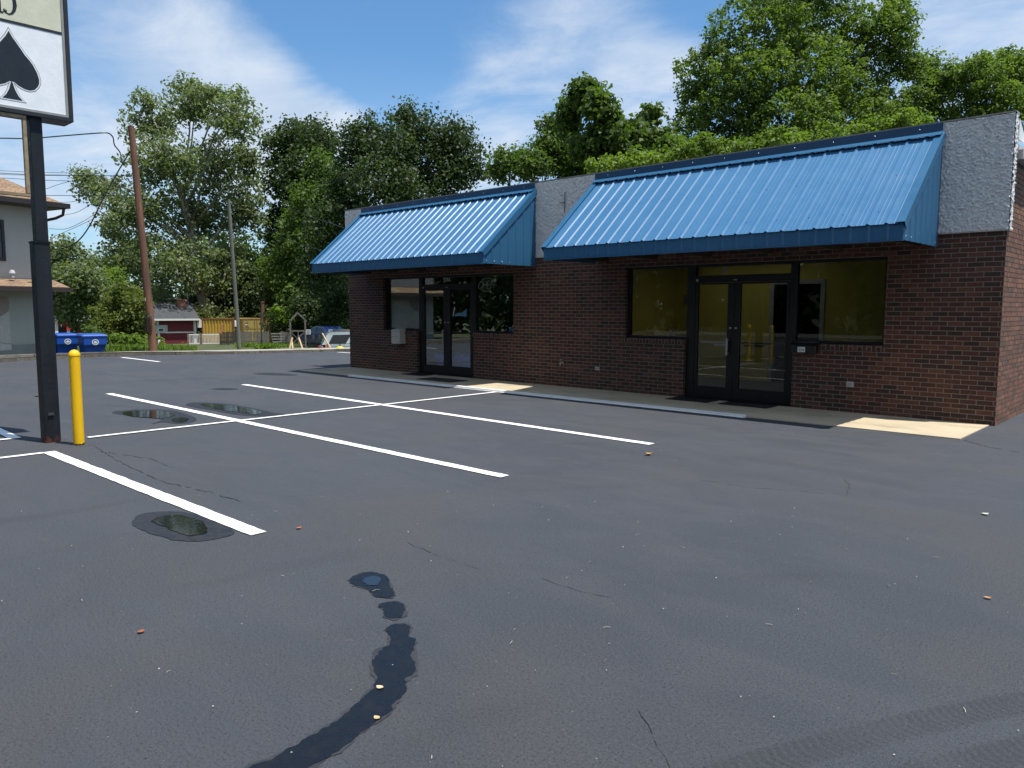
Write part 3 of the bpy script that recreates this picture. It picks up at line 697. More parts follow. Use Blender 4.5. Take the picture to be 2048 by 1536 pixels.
    mb = MB(); t = Vector((0, YS-.040, 4.055)); d = -up; f_ = Vector((x1-x0+.01, 0, 0)); s0 = Vector((x0-.005, 0, 0))
    p = [s0+t+nr*.006, s0+t+nr*.006+d*.055, s0+t+nr*.018+d*.062, s0+t+nr*.018+d*.115, s0+t+nr*.012+d*.115, s0+t+nr*.012+d*.058, s0+t+d*.05, s0+t]
    mb.prism(p, f_); mb.build('apron_flashing', AWN_TRIM, root_)
    # timber outriggers below
    tm = plain('outrigger_timber', (.06, .045, .03), rough=.9)
    for k in range(6):
        x = x0+.25+k*(x1-x0-.5)/5; MB().prism([(x-.02, YE+.04, ZF+.02), (x-.02, Y0-.003, ZF+.02), (x-.02, Y0-.003, ZF+.11), (x-.02, YE+.04, ZF+.11)], (.04, 0, 0)).build('outrigger', tm, root_)
    return root_
awning(-16.67, -10.675); awning(-9.12, -3.125)

# ---------------------------------------------------------------- storefronts
YF0, YF1, YG = 12.205, 12.295, 12.25
def sheet(parent, name, x0, x1, z0, z1, y=YG, m=None):
    return MB().box(x0, x1, y-.003, y+.003, z0, z1).build(name, m or GLASS, parent)
def storefront(xa, xb, mulls, door_x, ztop, zsill):
    """frame from xa to xb, mullions at (x0,x1), doors between the middle mullions"""
    fr = MB(); (ml0, ml1), (mr0, mr1) = mulls
    fr.box(xa, xb, YF0, YF1, ztop-.045, ztop)                                   # head
    for x0, x1 in ((xa, xa+.045), (ml0, ml1), (mr0, mr1), (xb-.045, xb)):
        fr.box(x0, x1, YF0-.004, YF1+.004, 0.014 if (x0, x1) in mulls else zsill+.002, ztop-.045)
    fr.box(xa+.045, ml0, YF0, YF1, zsill+.002, zsill+.045); fr.box(mr1, xb-.045, YF0, YF1, zsill+.002, zsill+.045)
    fr.box(ml1, mr0, YF0, YF1, 2.055, 2.175)                                      # transom bar
    fr.box(ml1, mr0, YF0, YF1, 0.0135, 0.028)
    frame = fr.build('storefront_frame', ALU, shop, bevel=.003, seg=1)
    sheet(frame, 'window_pane', xa+.045, ml0, zsill+.045, ztop-.045); sheet(frame, 'window_pane', mr1, xb-.045, zsill+.045, ztop-.045)
    tp = sheet(frame, 'transom_pane', ml1, mr0, 2.175, ztop-.045)
    doors = []
    for x0, x1, hs in ((ml1+.004, door_x-.003, 1), (door_x+.003, mr0-.004, -1)):
        d = MB(); yd0, yd1 = YF0+.006, YF1-.03
        st = .115
        hx0, hx1 = (x0, x0+.055), (x1-st, x1)
        if hs < 0: hx0, hx1 = (x0, x0+st), (x1-.055, x1)
        d.box(hx0[0], hx0[1], yd0, yd1, .03, 2.05); d.box(hx1[0], hx1[1], yd0, yd1, .03, 2.05)
        d.box(hx0[1], hx1[0], yd0+.001, yd1-.001, .03, .235); d.box(hx0[1], hx1[0], yd0+.001, yd1-.001, 2.02, 2.05)
        door = d.build('door', ALU, shop, bevel=.003, seg=1)
        sheet(door, 'door_pane', hx0[1], hx1[0], .235, 2.02, (yd0+yd1)/2)
        sx = hx1[0]+.035 if hs > 0 else hx0[1]-.035
        h = MB()
        if hs > 0:
            h.box(sx-.02, sx+.02, yd0-.065, yd0-.055, .80, 1.10); h.box(sx-.015, sx+.015, yd0-.055, yd0-.0005, .82, .85); h.box(sx-.015, sx+.015, yd0-.055, yd0-.0005, 1.05, 1.08)
        h.box(hx0[1], hx1[0], yd1+.02, yd1+.045, 1.00, 1.03); h.box((hx0[1]+hx1[0])/2+(0 if hs > 0 else -.35), (hx0[1]+hx1[0])/2+(.33 if hs > 0 else .0), yd1+.02, yd1+.05, .955, .985)
        h.build('handle', BRUSHED if hs > 0 else ALU, door)
        MB().lathe([(.019, 0), (.019, .012), (.012, .016), (0, .016)], (sx+.012*hs+(.02*hs), yd0-.0003, 1.27), 14, 0, (0, -1, 0)).build('lock', BRUSHED, door)
        hg = MB(); px_ = x0+.01 if hs > 0 else x0+.045
        hg.box(px_, px_+.045, yd0-.012, yd0-.0004, 2.075, 2.115) if hs > 0 else hg.box(px_-.06, px_+.0, yd0-.012, yd0-.0004, 2.08, 2.10)
        hg.build('hinge', BRUSHED, door)
        doors.append(door)
    return frame, tp, doors
frA, tpA, dA = storefront(-15.92, -11.35, ((-14.60, -14.47), (-12.74, -12.60)), -13.60, 2.372, 1.05)
frB, tpB, dB = storefront(-8.44, -3.795, ((-7.17, -7.01), (-5.28, -5.17)), -6.265, 2.372, 1.05)
def number(parent, txt, x, z, size, sx=1.0):
    mb = MB(); add_text(mb, txt, size*1.0, (x, YG-.008, z), (1, 0, 0), (0, 0, 1), .001, 1, sx)
    vs, fs = text_bm(txt, size, .0005)
    for dx in (-.009, 0, .009):
        for dz in (-.009, 0, .009):
            if dx or dz: add_text(mb, txt, size, (x+dx, YG-.0055+.0002*(dx+dz)*10, z+dz), (1, 0, 0), (0, 0, 1), .0004, 0, sx)
    mb.build('house_number', [plain('number_white_edge', (.62, .62, .58), rough=.5), INK], parent)
mb = MB(); add_text(mb, '524A', .15, (-13.62, YG-.008, 2.262), (1, 0, 0), (0, 0, 1), .001, 0, .8); mb.build('house_number', plain('number_white', (.70, .70, .66), rough=.5), tpA); number(tpB, 'B', -6.47, 2.25, .13, .85)
# blue and white decal on the right leaf of the left shop
mb = MB(); yd = YF0+.006+.018; x0, x1, z0, z1 = -13.33, -12.93, 1.42, 1.56
arc = [(x0+(x1-x0)*i/10, yd, z0+.075+.10*max(0, (i/10-.45))**2*3.4-.045*max(0, .25-i/10)*3) for i in range(11)]
mb.prism([(x0, yd, z0)]+[(x1, yd, z0)]+arc[::-1], (0, -.002, 0), 0)
mb.prism([(x0-.075, yd, z0), (x0-.045, yd, z0), (x0-.02, yd, z0+.12), (x0+.02, yd, z0+.17), (x0-.02, yd, z0+.23), (x0-.05, yd, z0+.12)], (0, -.002, 0), 1)
mb.lathe([(.0, -.001), (.026, -.001), (.026, .001), (0, .001)], (x0-.02, yd-.001, z0+.31), 12, 1, (0, 1, 0))
mb.build('decal', [plain('decal_blue', (.10, .30, .48), rough=.4), plain('decal_white', (.6, .62, .62), rough=.4)], dA[1])

# interiors
mb = MB()                                      # floor slab, partition
mb.box(XL+W_, XR-W_, YI, YB-W_, -.02, .008); mb.build('floor', CARPET, shop)
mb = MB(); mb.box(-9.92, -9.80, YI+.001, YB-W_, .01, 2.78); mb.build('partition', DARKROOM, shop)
mb = MB(); RY = 16.0
mb.box(-9.798, -7.27, RY, RY+.1, .01, 2.78); mb.box(-6.27, XR-W_-.001, RY, RY+.1, .01, 2.78); mb.box(-7.27, -6.27, RY, RY+.1, 2.12, 2.78)
mb.box(-9.798, -9.75, YI+.002, RY-.001, .01, 2.78); mb.box(XR-W_-.06, XR-W_-.002, YI+.002, RY-.001, .01, 2.78)
mb.build('room_wall', YELLOW_WALL, shop)
mb = MB(); mb.box(-7.36, -7.27, RY-.03, RY+.11, .01, 2.12); mb.box(-6.27, -6.18, RY-.03, RY+.11, .01, 2.12); mb.box(-7.36, -6.18, RY-.03, RY+.11, 2.12, 2.21)
mb.build('door_casing', GREYTRIM, shop)
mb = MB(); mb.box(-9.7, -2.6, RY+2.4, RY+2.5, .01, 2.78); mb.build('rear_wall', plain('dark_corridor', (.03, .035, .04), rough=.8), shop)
mb = MB(); sx0, sx1, sy0, sy1 = -8.7, -6.5, 13.3, 15.5       # ceiling left open below the added light panel of unit B
for a in ((XL+W_, sx0, YI+.002, YB-W_), (sx1, XR-W_, YI+.002, YB-W_), (sx0, sx1, YI+.002, sy0), (sx0, sx1, sy1, YB-W_)): mb.box(*a, 2.785, 2.83)
mb.build('ceiling', CREAM_CEIL, shop)
mb = MB(); mb.box(sx0-.03, sx0, sy0-.03, sy1+.03, 2.831, 3.9); mb.box(sx1, sx1+.03, sy0-.03, sy1+.03, 2.831, 3.9); mb.box(sx0, sx1, sy0-.03, sy0, 2.831, 3.9); mb.box(sx0, sx1, sy1, sy1+.03, 2.831, 3.9); mb.build('added_light_shaft', WHITE, shop)
LIGHT_PANEL = bpy.data.materials.new('added_light_diffuser'); LIGHT_PANEL.use_nodes = True; t_ = NT(LIGHT_PANEL.node_tree); d_ = t_.n('ShaderNodeBsdfTranslucent'); d_.inputs[0].default_value = (.42, .42, .40, 1); t_.t.links.new(d_.outputs[0], t_.n('ShaderNodeOutputMaterial').inputs[0])
MB().box(sx0-.03, sx1+.03, sy0-.03, sy1+.03, 3.901, 3.912).build('added_light_panel', LIGHT_PANEL, shop)  # unseen diffuser added in the roof to brighten the yellow room
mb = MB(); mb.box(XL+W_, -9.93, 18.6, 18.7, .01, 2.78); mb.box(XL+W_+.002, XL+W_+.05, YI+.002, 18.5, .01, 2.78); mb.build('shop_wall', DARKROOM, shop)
MB().box(-9.46, -9.22, RY-.06, RY-.001, 1.70, 1.93).build('wall_cabinet', plain('grey_cabinet', (.30, .33, .34), rough=.5), shop)
# small fittings of the wall
def outlet(x, z, wd, ht):
    mb = MB(); mb.box(x-wd/2, x+wd/2, Y0-.014, Y0-.0005, z-ht/2, z+ht/2); o = mb.build('outlet_cover', plain('outlet_grey', (.52, .53, .52), rough=.4, metal=.2), shop, bevel=.003)
    MB().box(x-wd*.3, x+wd*.3, Y0-.024, Y0-.0142, z-ht*.25, z+ht*.25).build('flap', plain('outlet_flap', (.38, .39, .39), rough=.4), o)
q = PY(1195, 737, Y0); outlet(q.x, q.z, .105, .07)
q = PY(1700, 768.5, Y0); outlet(q.x, q.z, .11, .085)
q = PY(1125, 726, Y0); mb = MB()
mb.lathe([(.035, 0), (.035, .008), (.014, .01), (.014, .06)], (q.x, Y0-.0005, q.z+.02), 12, 0, (0, -1, 0)); mb.tube([(q.x, Y0-.05, q.z+.02), (q.x, Y0-.075, q.z+.0), (q.x, Y0-.08, q.z-.05)], [.016, .017, .014], 10)
mb.tube([(q.x, Y0-.055, q.z+.03), (q.x, Y0-.055, q.z+.075)], .008, 8); mb.lathe([(.0, 0), (.034, .003), (.034, .012), (0, .015)], (q.x, Y0-.055, q.z+.072), 14)
mb.build('faucet', plain('faucet_brass', (.55, .50, .42), (.25, .2, .15), rough=.35, metal=.9), shop)
# joint in the stucco between the awnings
mb = MB(); q = PY(1132, 385, YS); q2 = PY(1131, 424, YS); mb.bar((q.x, YS-.032, q.z), (q2.x, YS-.032, q2.z), .012, .01, (0, 1, 0)); mb.bar((q2.x, YS-.032, (q.z+q2.z)/2), (q2.x-.14, YS-.032, (q.z+q2.z)/2-.005), .010, .01, (0, 1, 0))
mb.build('conduit_stub', plain('dark_conduit', (.07, .07, .075), rough=.6), shop)

# ---------------------------------------------------------------- things at the shop front
def mat_(name, q, dx, dy, label, m=RUBBER):
    mb = MB(); mb.box(q[0]-dx/2, q[0]+dx/2, q[1]-dy/2, q[1]+dy/2, .0125, .024)
    for k in range(int(dx/.05)): mb.box(q[0]-dx/2+.02+k*.05, q[0]-dx/2+.045+k*.05, q[1]-dy/2+.03, q[1]+dy/2-.03, .0241, .027)
    mb.thing(name, m, label, 'door mat', 'rubber mats on the walk')
mat_('door_mat', (-14.25, 11.83), .75, .42, 'black rubber mat before the dark left shop door')
mat_('door_mat', (-12.75, 11.30), 1.15, .55, 'wide grey-black mat on the walk near the sunlit patch', plain('grey_mat', (.040, .041, .044), rough=.85))
mat_('door_mat', (-6.82, 11.84), .80, .42, 'black rubber mat before the left leaf of the unit B door')
mat_('door_mat', (-5.78, 11.84), .85, .42, 'black rubber mat before the right leaf of the unit B door')
# beige wall mailbox below the left window
q0, q1 = PY(786, 661, Y0-.1), PY(800, 686, Y0-.1)
mbx = root('mailbox', (-15.2, Y0, .72), 'tall beige steel drop box fixed to brick below the dark left window', 'mailbox')
x0, x1 = -15.36, -15.03
mb = MB(); mb.box(x0, x1, Y0-.19, Y0-.001, .72, 1.03); mb.build('box', BEIGE_BOX, mbx, bevel=.006)
mb = MB(); mb.prism([(x0-.006, Y0-.20, 1.034), (x0-.006, Y0-.002, 1.034), (x0-.006, Y0-.002, 1.10), (x0-.006, Y0-.17, 1.075)], (x1-x0+.012, 0, 0)); mb.build('lid', BEIGE_BOX, mbx, bevel=.004)
mb = MB(); mb.box(x0+.02, x1-.02, Y0-.194, Y0-.1905, .90, .905); mb.build('slot', BLACK, mbx)
MB().lathe([(.012, 0), (.012, .006), (0, .007)], (x1-.06, Y0-.1905, .745), 10, 0, (0, -1, 0)).build('lock', BLACK, mbx)
# black letter box of unit B
bb = root('mailbox', (-4.88, Y0, .93), 'low black letter box with a white card beside the unit B door', 'mailbox')
a, b = PY(1583, 688, Y0-.12), PY(1632, 707, Y0-.12)
x0, x1 = a.x, b.x
mb = MB(); mb.box(x0, x1, Y0-.13, Y0-.0195, .905, 1.03); mb.build('box', plain('letter_box_black', (.010, .010, .011), rough=.4), bb, bevel=.012, seg=3)
mb = MB(); mb.prism([(x0-.008, Y0-.145, 1.032), (x0-.008, Y0-.0195, 1.032), (x0-.008, Y0-.0195, 1.085), (x0-.008, Y0-.11, 1.065)], (x1-x0+.016, 0, 0)); mb.build('lid', plain('letter_box_lid', (.012, .012, .013), rough=.35), bb, bevel=.006)
c0, c1 = PY(1595.5, 693.5, Y0-.13), PY(1610, 704.5, Y0-.13)
mb = MB(); mb.box(c0.x, c1.x, Y0-.135, Y0-.1305, c1.z, c0.z, 0); add_text(mb, '524', .062, ((c0.x+c1.x)/2, Y0-.1355, (c0.z+c1.z)/2-.008), (1, 0, 0), (0, 0, 1), .0006, 1); mb.build('card', [plain('card_white', (.75, .76, .75), rough=.6), INK], bb)
# unlit OPEN sign hanging inside the glass
op = root('open_sign', (-12.15, 12.34, 2.0), 'unlit oval OPEN tube sign hanging in the right pane of the dark shop', 'sign')
mb = MB(); TUBE = plain('neon_tube_off', (.85, .83, .82), rough=.3)
a0, a1 = PY(957, 584, 12.27), PY(991, 556, 12.27); ox, oz = a0.x, a0.z; sw, sh = (a1.x-a0.x), (a1.z-a0.z)
def st(pl, r=.0085): mb.tube([(ox+x*sw, 12.268, oz+y*sh) for x, y in pl], r, 6)
el = lambda cx, cy, rx, ry, a, b, n=14, sk=0: [(cx+rx*cos(radians(a+(b-a)*i/n))+sk*ry*sin(radians(a+(b-a)*i/n)), cy+ry*sin(radians(a+(b-a)*i/n))) for i in range(n+1)]
st(el(.13, .5, .12, .27, 0, 360, 22, .2)); st([(.28, .26), (.34, .78), (.47, .78), (.49, .63), (.46, .52), (.31, .5)]); st([(.66, .80), (.53, .78), (.48, .25), (.67, .24)]); st([(.50, .51), (.64, .52)])
st([(.70, .25), (.77, .80), (.90, .24), (.98, .82)]); st(el(.56, .62, .40, .40, 35, 150)); st(el(.44, .42, .33, .40, 212, 325))
mb.build('tube', TUBE, op)
mb = MB().box(ox-.02, ox+sw+.03, 12.292, 12.298, oz+.02*sh, oz+sh*1.02); mb.tube([(ox+.1, 12.3, oz+sh), (ox+.1, 12.3, 2.32)], .002, 4); mb.tube([(ox+sw-.1, 12.3, oz+sh), (ox+sw-.1, 12.3, 2.32)], .002, 4); mb.build('backing', plain('sign_backing', (.012, .012, .013), rough=.4), op)
# things on the inner sill / inside
def tissue():
    t = root('tissue_box', (-11.62, 12.42, 1.05), 'blue tissue box with a white tissue up behind the dark shop window', 'tissue box')
    MB().box(-11.72, -11.56, 12.36, 12.48, 1.05, 1.19).build('box', plain('tissue_blue', (.09, .25, .50), (.20, .42, .66), rough=.5, scale=30), t, bevel=.004)
    MB().prism([(-11.68, 12.42, 1.19), (-11.59, 12.42, 1.19), (-11.595, 12.42, 1.24), (-11.61, 12.42, 1.31), (-11.65, 12.42, 1.24)], (0, .02, 0)).build('tissue', WHITE, t)
tissue()
MB().box(-11.53, -11.40, 12.34, 12.40, 1.05, 1.27).thing('card_stand', plain('cream_card', (.66, .64, .52), rough=.6), 'cream card standing in the corner of the dark shop window', 'card')
MB().box(-15.6, -11.36, YI+.001, 12.62, 1.005, 1.048).build('inner_sill', plain('inner_sill_dark', (.05, .05, .05), rough=.6), shop)
bn = root('bench', (-13.4, 12.6, .01), 'dark blue padded bench just inside the left shop doors', 'bench')
BLUEV = plain('navy_vinyl', (.04, .15, .80), (.035, .13, .72), rough=.28)
MB().box(-14.25, -12.75, 12.36, 12.85, .34, .50).build('seat', BLUEV, bn, bevel=.03, seg=3); MB().box(-14.2, -12.8, 12.40, 12.80, .06, .336).build('base', plain('navy_base', (.03, .12, .65), rough=.4), bn, bevel=.01)
cp = root('paper_cup', (-13.86, 12.55, .50), 'white lidded paper cup standing on the dark blue bench', 'cup')
MB().lathe([(0, .44), (.034, .44), (.046, .58), (0, .58)], (-13.86, 12.55, .06), 16).build('cup', WHITE, cp); MB().lathe([(.05, .581), (.05, .592), (.042, .60), (0, .60)], (-13.86, 12.55, .06), 16).build('lid', plain('cup_lid', (.7, .7, .68), rough=.4), cp)
# low white counter with a pale plant inside unit B
MB().box(-8.35, -7.0, 12.9, 13.3, 1.06, 1.09).thing('counter_shelf', plain('pale_shelf', (.55, .56, .58), rough=.5), 'pale shelf behind the left pane of unit B', 'shelf') if False else None
tb = root('desk', (-8.4, 13.4, .01), 'pale desk standing behind the left pane of unit B', 'desk')
MB().box(-8.9, -7.85, 13.1, 13.7, 1.00, 1.04).build('top', plain('pale_desk_top', (.50, .52, .54), rough=.5), tb); 
for xx in (-8.88, -7.91):
    for yy in (13.13, 13.63): MB().box(xx, xx+.04, yy, yy+.04, .01, .998).build('leg', GREYTRIM, tb)
vz = root('potted_plant', (-8.12, 13.3, 1.04), 'small pale plant in a pot on the desk in unit B', 'plant')
MB().lathe([(0, 1.04), (.05, 1.04), (.065, 1.12), (0, 1.12)], (-8.12, 13.3, 0), 14).build('pot', GREYTRIM, vz)
rg = random.Random(5); mb = MB()
for k in range(40):
    a = rg.uniform(0, 6.28); r = rg.uniform(.02, .11); c = Vector((-8.12+r*cos(a), 13.3+r*sin(a), 1.13+rg.uniform(0, .14))); d = Vector((rg.gauss(0, 1), rg.gauss(0, 1), rg.gauss(.3, 1))).normalized()*.03; s = d.cross(Vector((.3, .4, .8))).normalized()*.014
    mb.add([c-d, c+s, c+d, c-s], [(0, 1, 2, 3)])
mb.build('leaves', plain('pale_leaf', (.42, .46, .38), rough=.6), vz)
# ================================================================== pole sign and bollards
XS_ = -10.15
sg = root('pole_sign', (-10.27, 2.84, 0), 'black cabinet pole sign with a spade below a cream panel', 'sign')
mb = MB(); mb.box(-10.355, -10.185, 2.755, 2.925, 0, 2.36); mb.box(-10.365, -10.175, 2.745, 2.935, 2.352, 2.372)
pole = mb.build('post', POLE, sg, bevel=.006)
MB().box(-10.335, -10.205, 2.79, 2.92, 2.374, 3.80).build('upper_post', POLE, pole, bevel=.005)
MB().box(-10.35, -10.19, 0.50, 0.66, 0, 3.80).build('post', POLE, sg, bevel=.006)
for zz in (.55, 1.90): MB().tube([(-10.34+.02*cos(a), 2.745+.02*sin(a)-.012, zz) for a in np.linspace(0, 6.28, 9)], .004, 5).build('ring', SIGN_BLACK, pole)
mb = MB(); mb.box(-10.176, -10.168, 2.80, 2.86, .33, .36); mb.build('weld_plate', plain('worn_steel', (.06, .065, .07), rough=.4), pole)
yR, zB_, yL, zTp = 3.24, 3.78, 0.12, 6.1
mb = MB(); mb.box(-10.47, XS_-.03, yL, yR, zB_, zTp); cab = mb.build('cabinet', SIGN_BLACK, sg, bevel=.006)
mb = MB(); t = .045
mb.box(XS_-.03, XS_, yL, yR, zB_, zB_+t); mb.box(XS_-.03, XS_, yL, yR, zTp-t, zTp); mb.box(XS_-.03, XS_, yR-t, yR, zB_+t, zTp-t); mb.box(XS_-.03, XS_, yL, yL+t, zB_+t, zTp-t)
fr = mb.build('frame', SIGN_BLACK, cab, bevel=.004)
mb = MB(); t2 = t+.028
mb.box(XS_-.028, XS_-.012, yL+t, yR-t, zB_+t, zB_+t2); mb.box(XS_-.028, XS_-.012, yR-t2, yR-t, zB_+t2, zTp-t); mb.box(XS_-.028, XS_-.012, yL+t, yL+t2, zB_+t2, zTp-t)
mb.build('retainer', SIGN_TRIM, cab)
zd = 4.773
low = MB().box(XS_-.0285, XS_-.020, yL+t2, yR-t2, zB_+t2, zd-.015).build('face_panel', SIGN_WHITE, sg); low['label'] = 'white sign panel with a black spade'
upp = MB().box(XS_-.0285, XS_-.020, yL+t2, yR-t2, zd+.015, zTp-t-.002).build('face_panel', SIGN_CREAM, sg); upp['label'] = 'cream sign panel with black numerals'
MB().box(XS_-.0285, XS_-.016, yL+t2, yR-t2, zd-.0149, zd+.0149).build('divider', SIGN_BLACK, sg)
# spade, symmetrical about its axis
def spade(ax, x, grow, mi, mb, cz):
    half = [(0, 4.67), (.030, 4.612), (.066, 4.561), (.105, 4.505), (.146, 4.44), (.190, 4.392), (.223, 4.345), (.258, 4.27), (.277, 4.20), (.274, 4.155), (.259, 4.12), (.225, 4.078), (.174, 4.060), (.120, 4.068), (.066, 4.092), (.022, 4.125)]
    stem = [(.0, 4.13), (.012, 4.10), (.030, 4.035), (.060, 3.975), (.099, 3.931), (0, 3.931)]
    def out(pl, g):
        n = len(pl); c = []
        for i, p_ in enumerate(pl):
            a = pl[max(i-1, 0)]; b = pl[min(i+1, n-1)]; d = Vector((b[0]-a[0], b[1]-a[1])).normalized(); nn = Vector((-d.y, d.x))
            c.append((p_[0]+(nn.x*g if 0 < i < n-1 else 0), p_[1]+(nn.y*g if 0 < i else g*2.2)))
        return c
    body = out(half, grow) if grow else half
    pts = [(ax+p_[0], p_[1]) for p_ in body]+[(ax-p_[0], p_[1]) for p_ in body[::-1]][:-1]
    mb.prism([(x, a, b) for a, b in pts], (.0010, 0, 0), mi)
    g = grow; s2 = [(0.0, 4.13), (.012+g, 4.10), (.030+g, 4.035), (.060+g, 3.975), (.099+g*2.0, 3.931-g)]
    pts = [(ax+a, b) for a, b in s2]+[(ax-a, b) for a, b in s2[::-1]]
    mb.prism([(x+.00005, a, b) for a, b in pts], (.0010, 0, 0), mi)
mb = MB(); ax = 2.628
spade(ax, XS_-.0198, .019, 0, mb, 0); spade(ax, XS_-.0183, .0145, 1, mb, 0); spade(ax, XS_-.0168, 0, 0, mb, 0)
mb.build('spade', [INK, plain('vinyl_white', (.80, .82, .84), rough=.3)], low)
# curly numerals, only their feet show in the picture
mb = MB(); x = XS_-.0185
def stroke(pl, ws):
    vs = []
    for i, (a, b) in enumerate(pl):
        p0, p1 = pl[max(i-1, 0)], pl[min(i+1, len(pl)-1)]; d = Vector((p1[0]-p0[0], p1[1]-p0[1])).normalized(); wd = ws[i]/2
        vs += [(x, a-d.y*wd, b+d.x*wd), (x, a+d.y*wd, b-d.x*wd), (x+.0012, a-d.y*wd, b+d.x*wd), (x+.0012, a+d.y*wd, b-d.x*wd)]
    mb.add(vs, [(4*i+2, 4*i+3, 4*i+7, 4*i+6) for i in range(len(pl)-1)])
stroke([(2.552, 5.24), (2.552, 5.12), (2.552, 5.0), (2.552, 4.86)], [.035, .035, .035, .035]); stroke([(2.515, 4.856), (2.59, 4.856)], [.02, .02]); stroke([(2.552, 5.235), (2.50, 5.20)], [.03, .012])
stroke([(2.60, 4.90), (2.592, 4.882), (2.603, 4.866), (2.618, 4.872), (2.619, 4.888), (2.606, 4.893)], [.010, .014, .016, .014, .010, .006])
stroke([(2.60, 4.885), (2.612, 4.862), (2.642, 4.850), (2.672, 4.866), (2.694, 4.905), (2.705, 4.96), (2.700, 5.02), (2.675, 5.06), (2.635, 5.065)], [.010, .014, .016, .022, .032, .040, .036, .026, .014])
stroke([(2.635, 5.06), (2.635, 5.23)], [.03, .03]); stroke([(2.625, 5.225), (2.74, 5.235)], [.036, .026])
mb.build('numerals', INK, upp)
# empty lower frame of aged tan metal
mb = MB(); xa, xb = -10.26, -10.17
xa = -10.22; mb.box(xa, xb, 2.712, 2.752, 2.905, 3.735); mb.box(xa, xb, .70, 2.752, 2.868, 2.904); mb.box(xa, xb, .70, 2.752, 3.736, 3.776); mb.box(xa, xb, .70, .74, 2.905, 3.735)
mb.build('empty_frame', TAN_METAL, sg, bevel=.004)

def bollard():
    mb = MB(); r = .0585
    mb.lathe([(0, 0), (r, 0), (r, 1.045), (r+.004, 1.046), (r+.004, 1.062), (r*.92, 1.085), (r*.7, 1.102), (r*.36, 1.114), (0, 1.118)], (0, 0, 0), 36)
    return mb.thing('bollard', YELLOW, 'yellow steel bollard standing right of the black sign post', 'bollard', 'yellow bollards by the sign')
b0 = bollard(); b0.location = (-9.80, 3.0, 0)
b1 = b0.copy(); COL.objects.link(b1); b1.location = (-10.85, 2.30, 0); b1['label'] = 'second yellow bollard, left of the black sign post'
# broken asphalt round the two posts
rg = random.Random(8); mb = MB()
for k in range(46):
    c, rr = rg.choice([((-10.27, 2.84), .17), ((-9.80, 3.0), .10), ((-9.80, 3.0), .14), ((-10.27, 2.84), .22)]); a = rg.uniform(0, 6.28); r = rr*rg.uniform(.9, 1.6); s = rg.uniform(.012, .035)
    p_ = Vector((c[0]+r*cos(a), c[1]+r*sin(a), 0)); q = [Vector((rg.uniform(-1, 1), rg.uniform(-1, 1), 0)).normalized()*s*rg.uniform(.6, 1) for _ in range(1)]
    n = rg.randint(5, 7); pts = [p_+Vector((cos(2*pi*i/n+a), sin(2*pi*i/n+a), 0))*s*rg.uniform(.6, 1.1) for i in range(n)]; top = p_+Vector((0, 0, s*rg.uniform(.25, .6)))
    mb.add([tuple(v) for v in pts]+[tuple(top)], [(i, (i+1) % n, n) for i in range(n)])
tag(mb.build('asphalt_crumbs', ASPHALT), kind='stuff', label='broken asphalt crumbs round the sign post and bollard')
# ================================================================== trees and shrubs
def leaf_material(name, c1, c2, c3, trans=0.45, gloss=0.55):
    m = bpy.data.materials.new(name); m.use_nodes = True; t = NT(m.node_tree); out = t.n('ShaderNodeOutputMaterial')
    geo = t.n('ShaderNodeNewGeometry'); rnd = geo.outputs['Random Per Island']; pos = geo.outputs['Position']
    cl = t.noise(pos, 0.55, 3, 0.6)
    col = t.mix(t.ramp(rnd, 0.0, 1.0), c1, c2); col = t.mix(t.ramp(cl, 0.42, 0.66, 0, 0.8), col, c3)
    b = t.n('ShaderNodeBsdfPrincipled'); t.set(b.inputs['Base Color'], col); b.inputs['Roughness'].default_value = gloss; b.inputs['Specular IOR Level'].default_value = 0.28
    tr = t.n('ShaderNodeBsdfTranslucent'); t.set(tr.inputs[0], t.mix(1.0, col, (1.35, 1.5, 0.55), 'MULTIPLY'))
    mx = t.n('ShaderNodeMixShader'); mx.inputs[0].default_value = trans; t.t.links.new(b.outputs[0], mx.inputs[1]); t.t.links.new(tr.outputs[0], mx.inputs[2]); t.t.links.new(mx.outputs[0], out.inputs[0])
    return m
def bark(name, c, c2, sc=6):
    m, t = newmat(name); v = t.mapping(t.pos, (1, 1, .22))
    t.set(t.b.inputs['Base Color'], t.mix(t.ramp(t.noise(v, sc, 5, .7), .38, .62), c, c2)); t.b.inputs['Roughness'].default_value = .9
    t.set(t.b.inputs['Normal'], bump(t, t.noise(v, sc*3, 4, .7), .8, .03)); return m
BARK = bark('dark_bark', (.045, .036, .028), (.020, .017, .014)); PALE_BARK = bark('pale_mottled_bark', (.38, .36, .31), (.14, .12, .09), 2.2)
LEAF_MAPLE = leaf_material('maple_leaf', (.105, .165, .036), (.155, .220, .050), (.085, .135, .034), .45)
LEAF_LIME = leaf_material('lime_leaf', (.120, .190, .030), (.175, .245, .044), (.10, .16, .03), .47)
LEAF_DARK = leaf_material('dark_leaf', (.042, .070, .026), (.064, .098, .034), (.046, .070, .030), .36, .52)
LEAF_SYC = leaf_material('plane_leaf', (.125, .165, .075), (.185, .225, .110), (.120, .155, .085), .42, .52)
LEAF_MID = leaf_material('mid_leaf', (.068, .118, .026), (.105, .165, .036), (.080, .130, .030), .42)
LEAF_YEL = leaf_material('yellowish_leaf', (.105, .145, .030), (.180, .190, .055), (.075, .115, .026), .44)

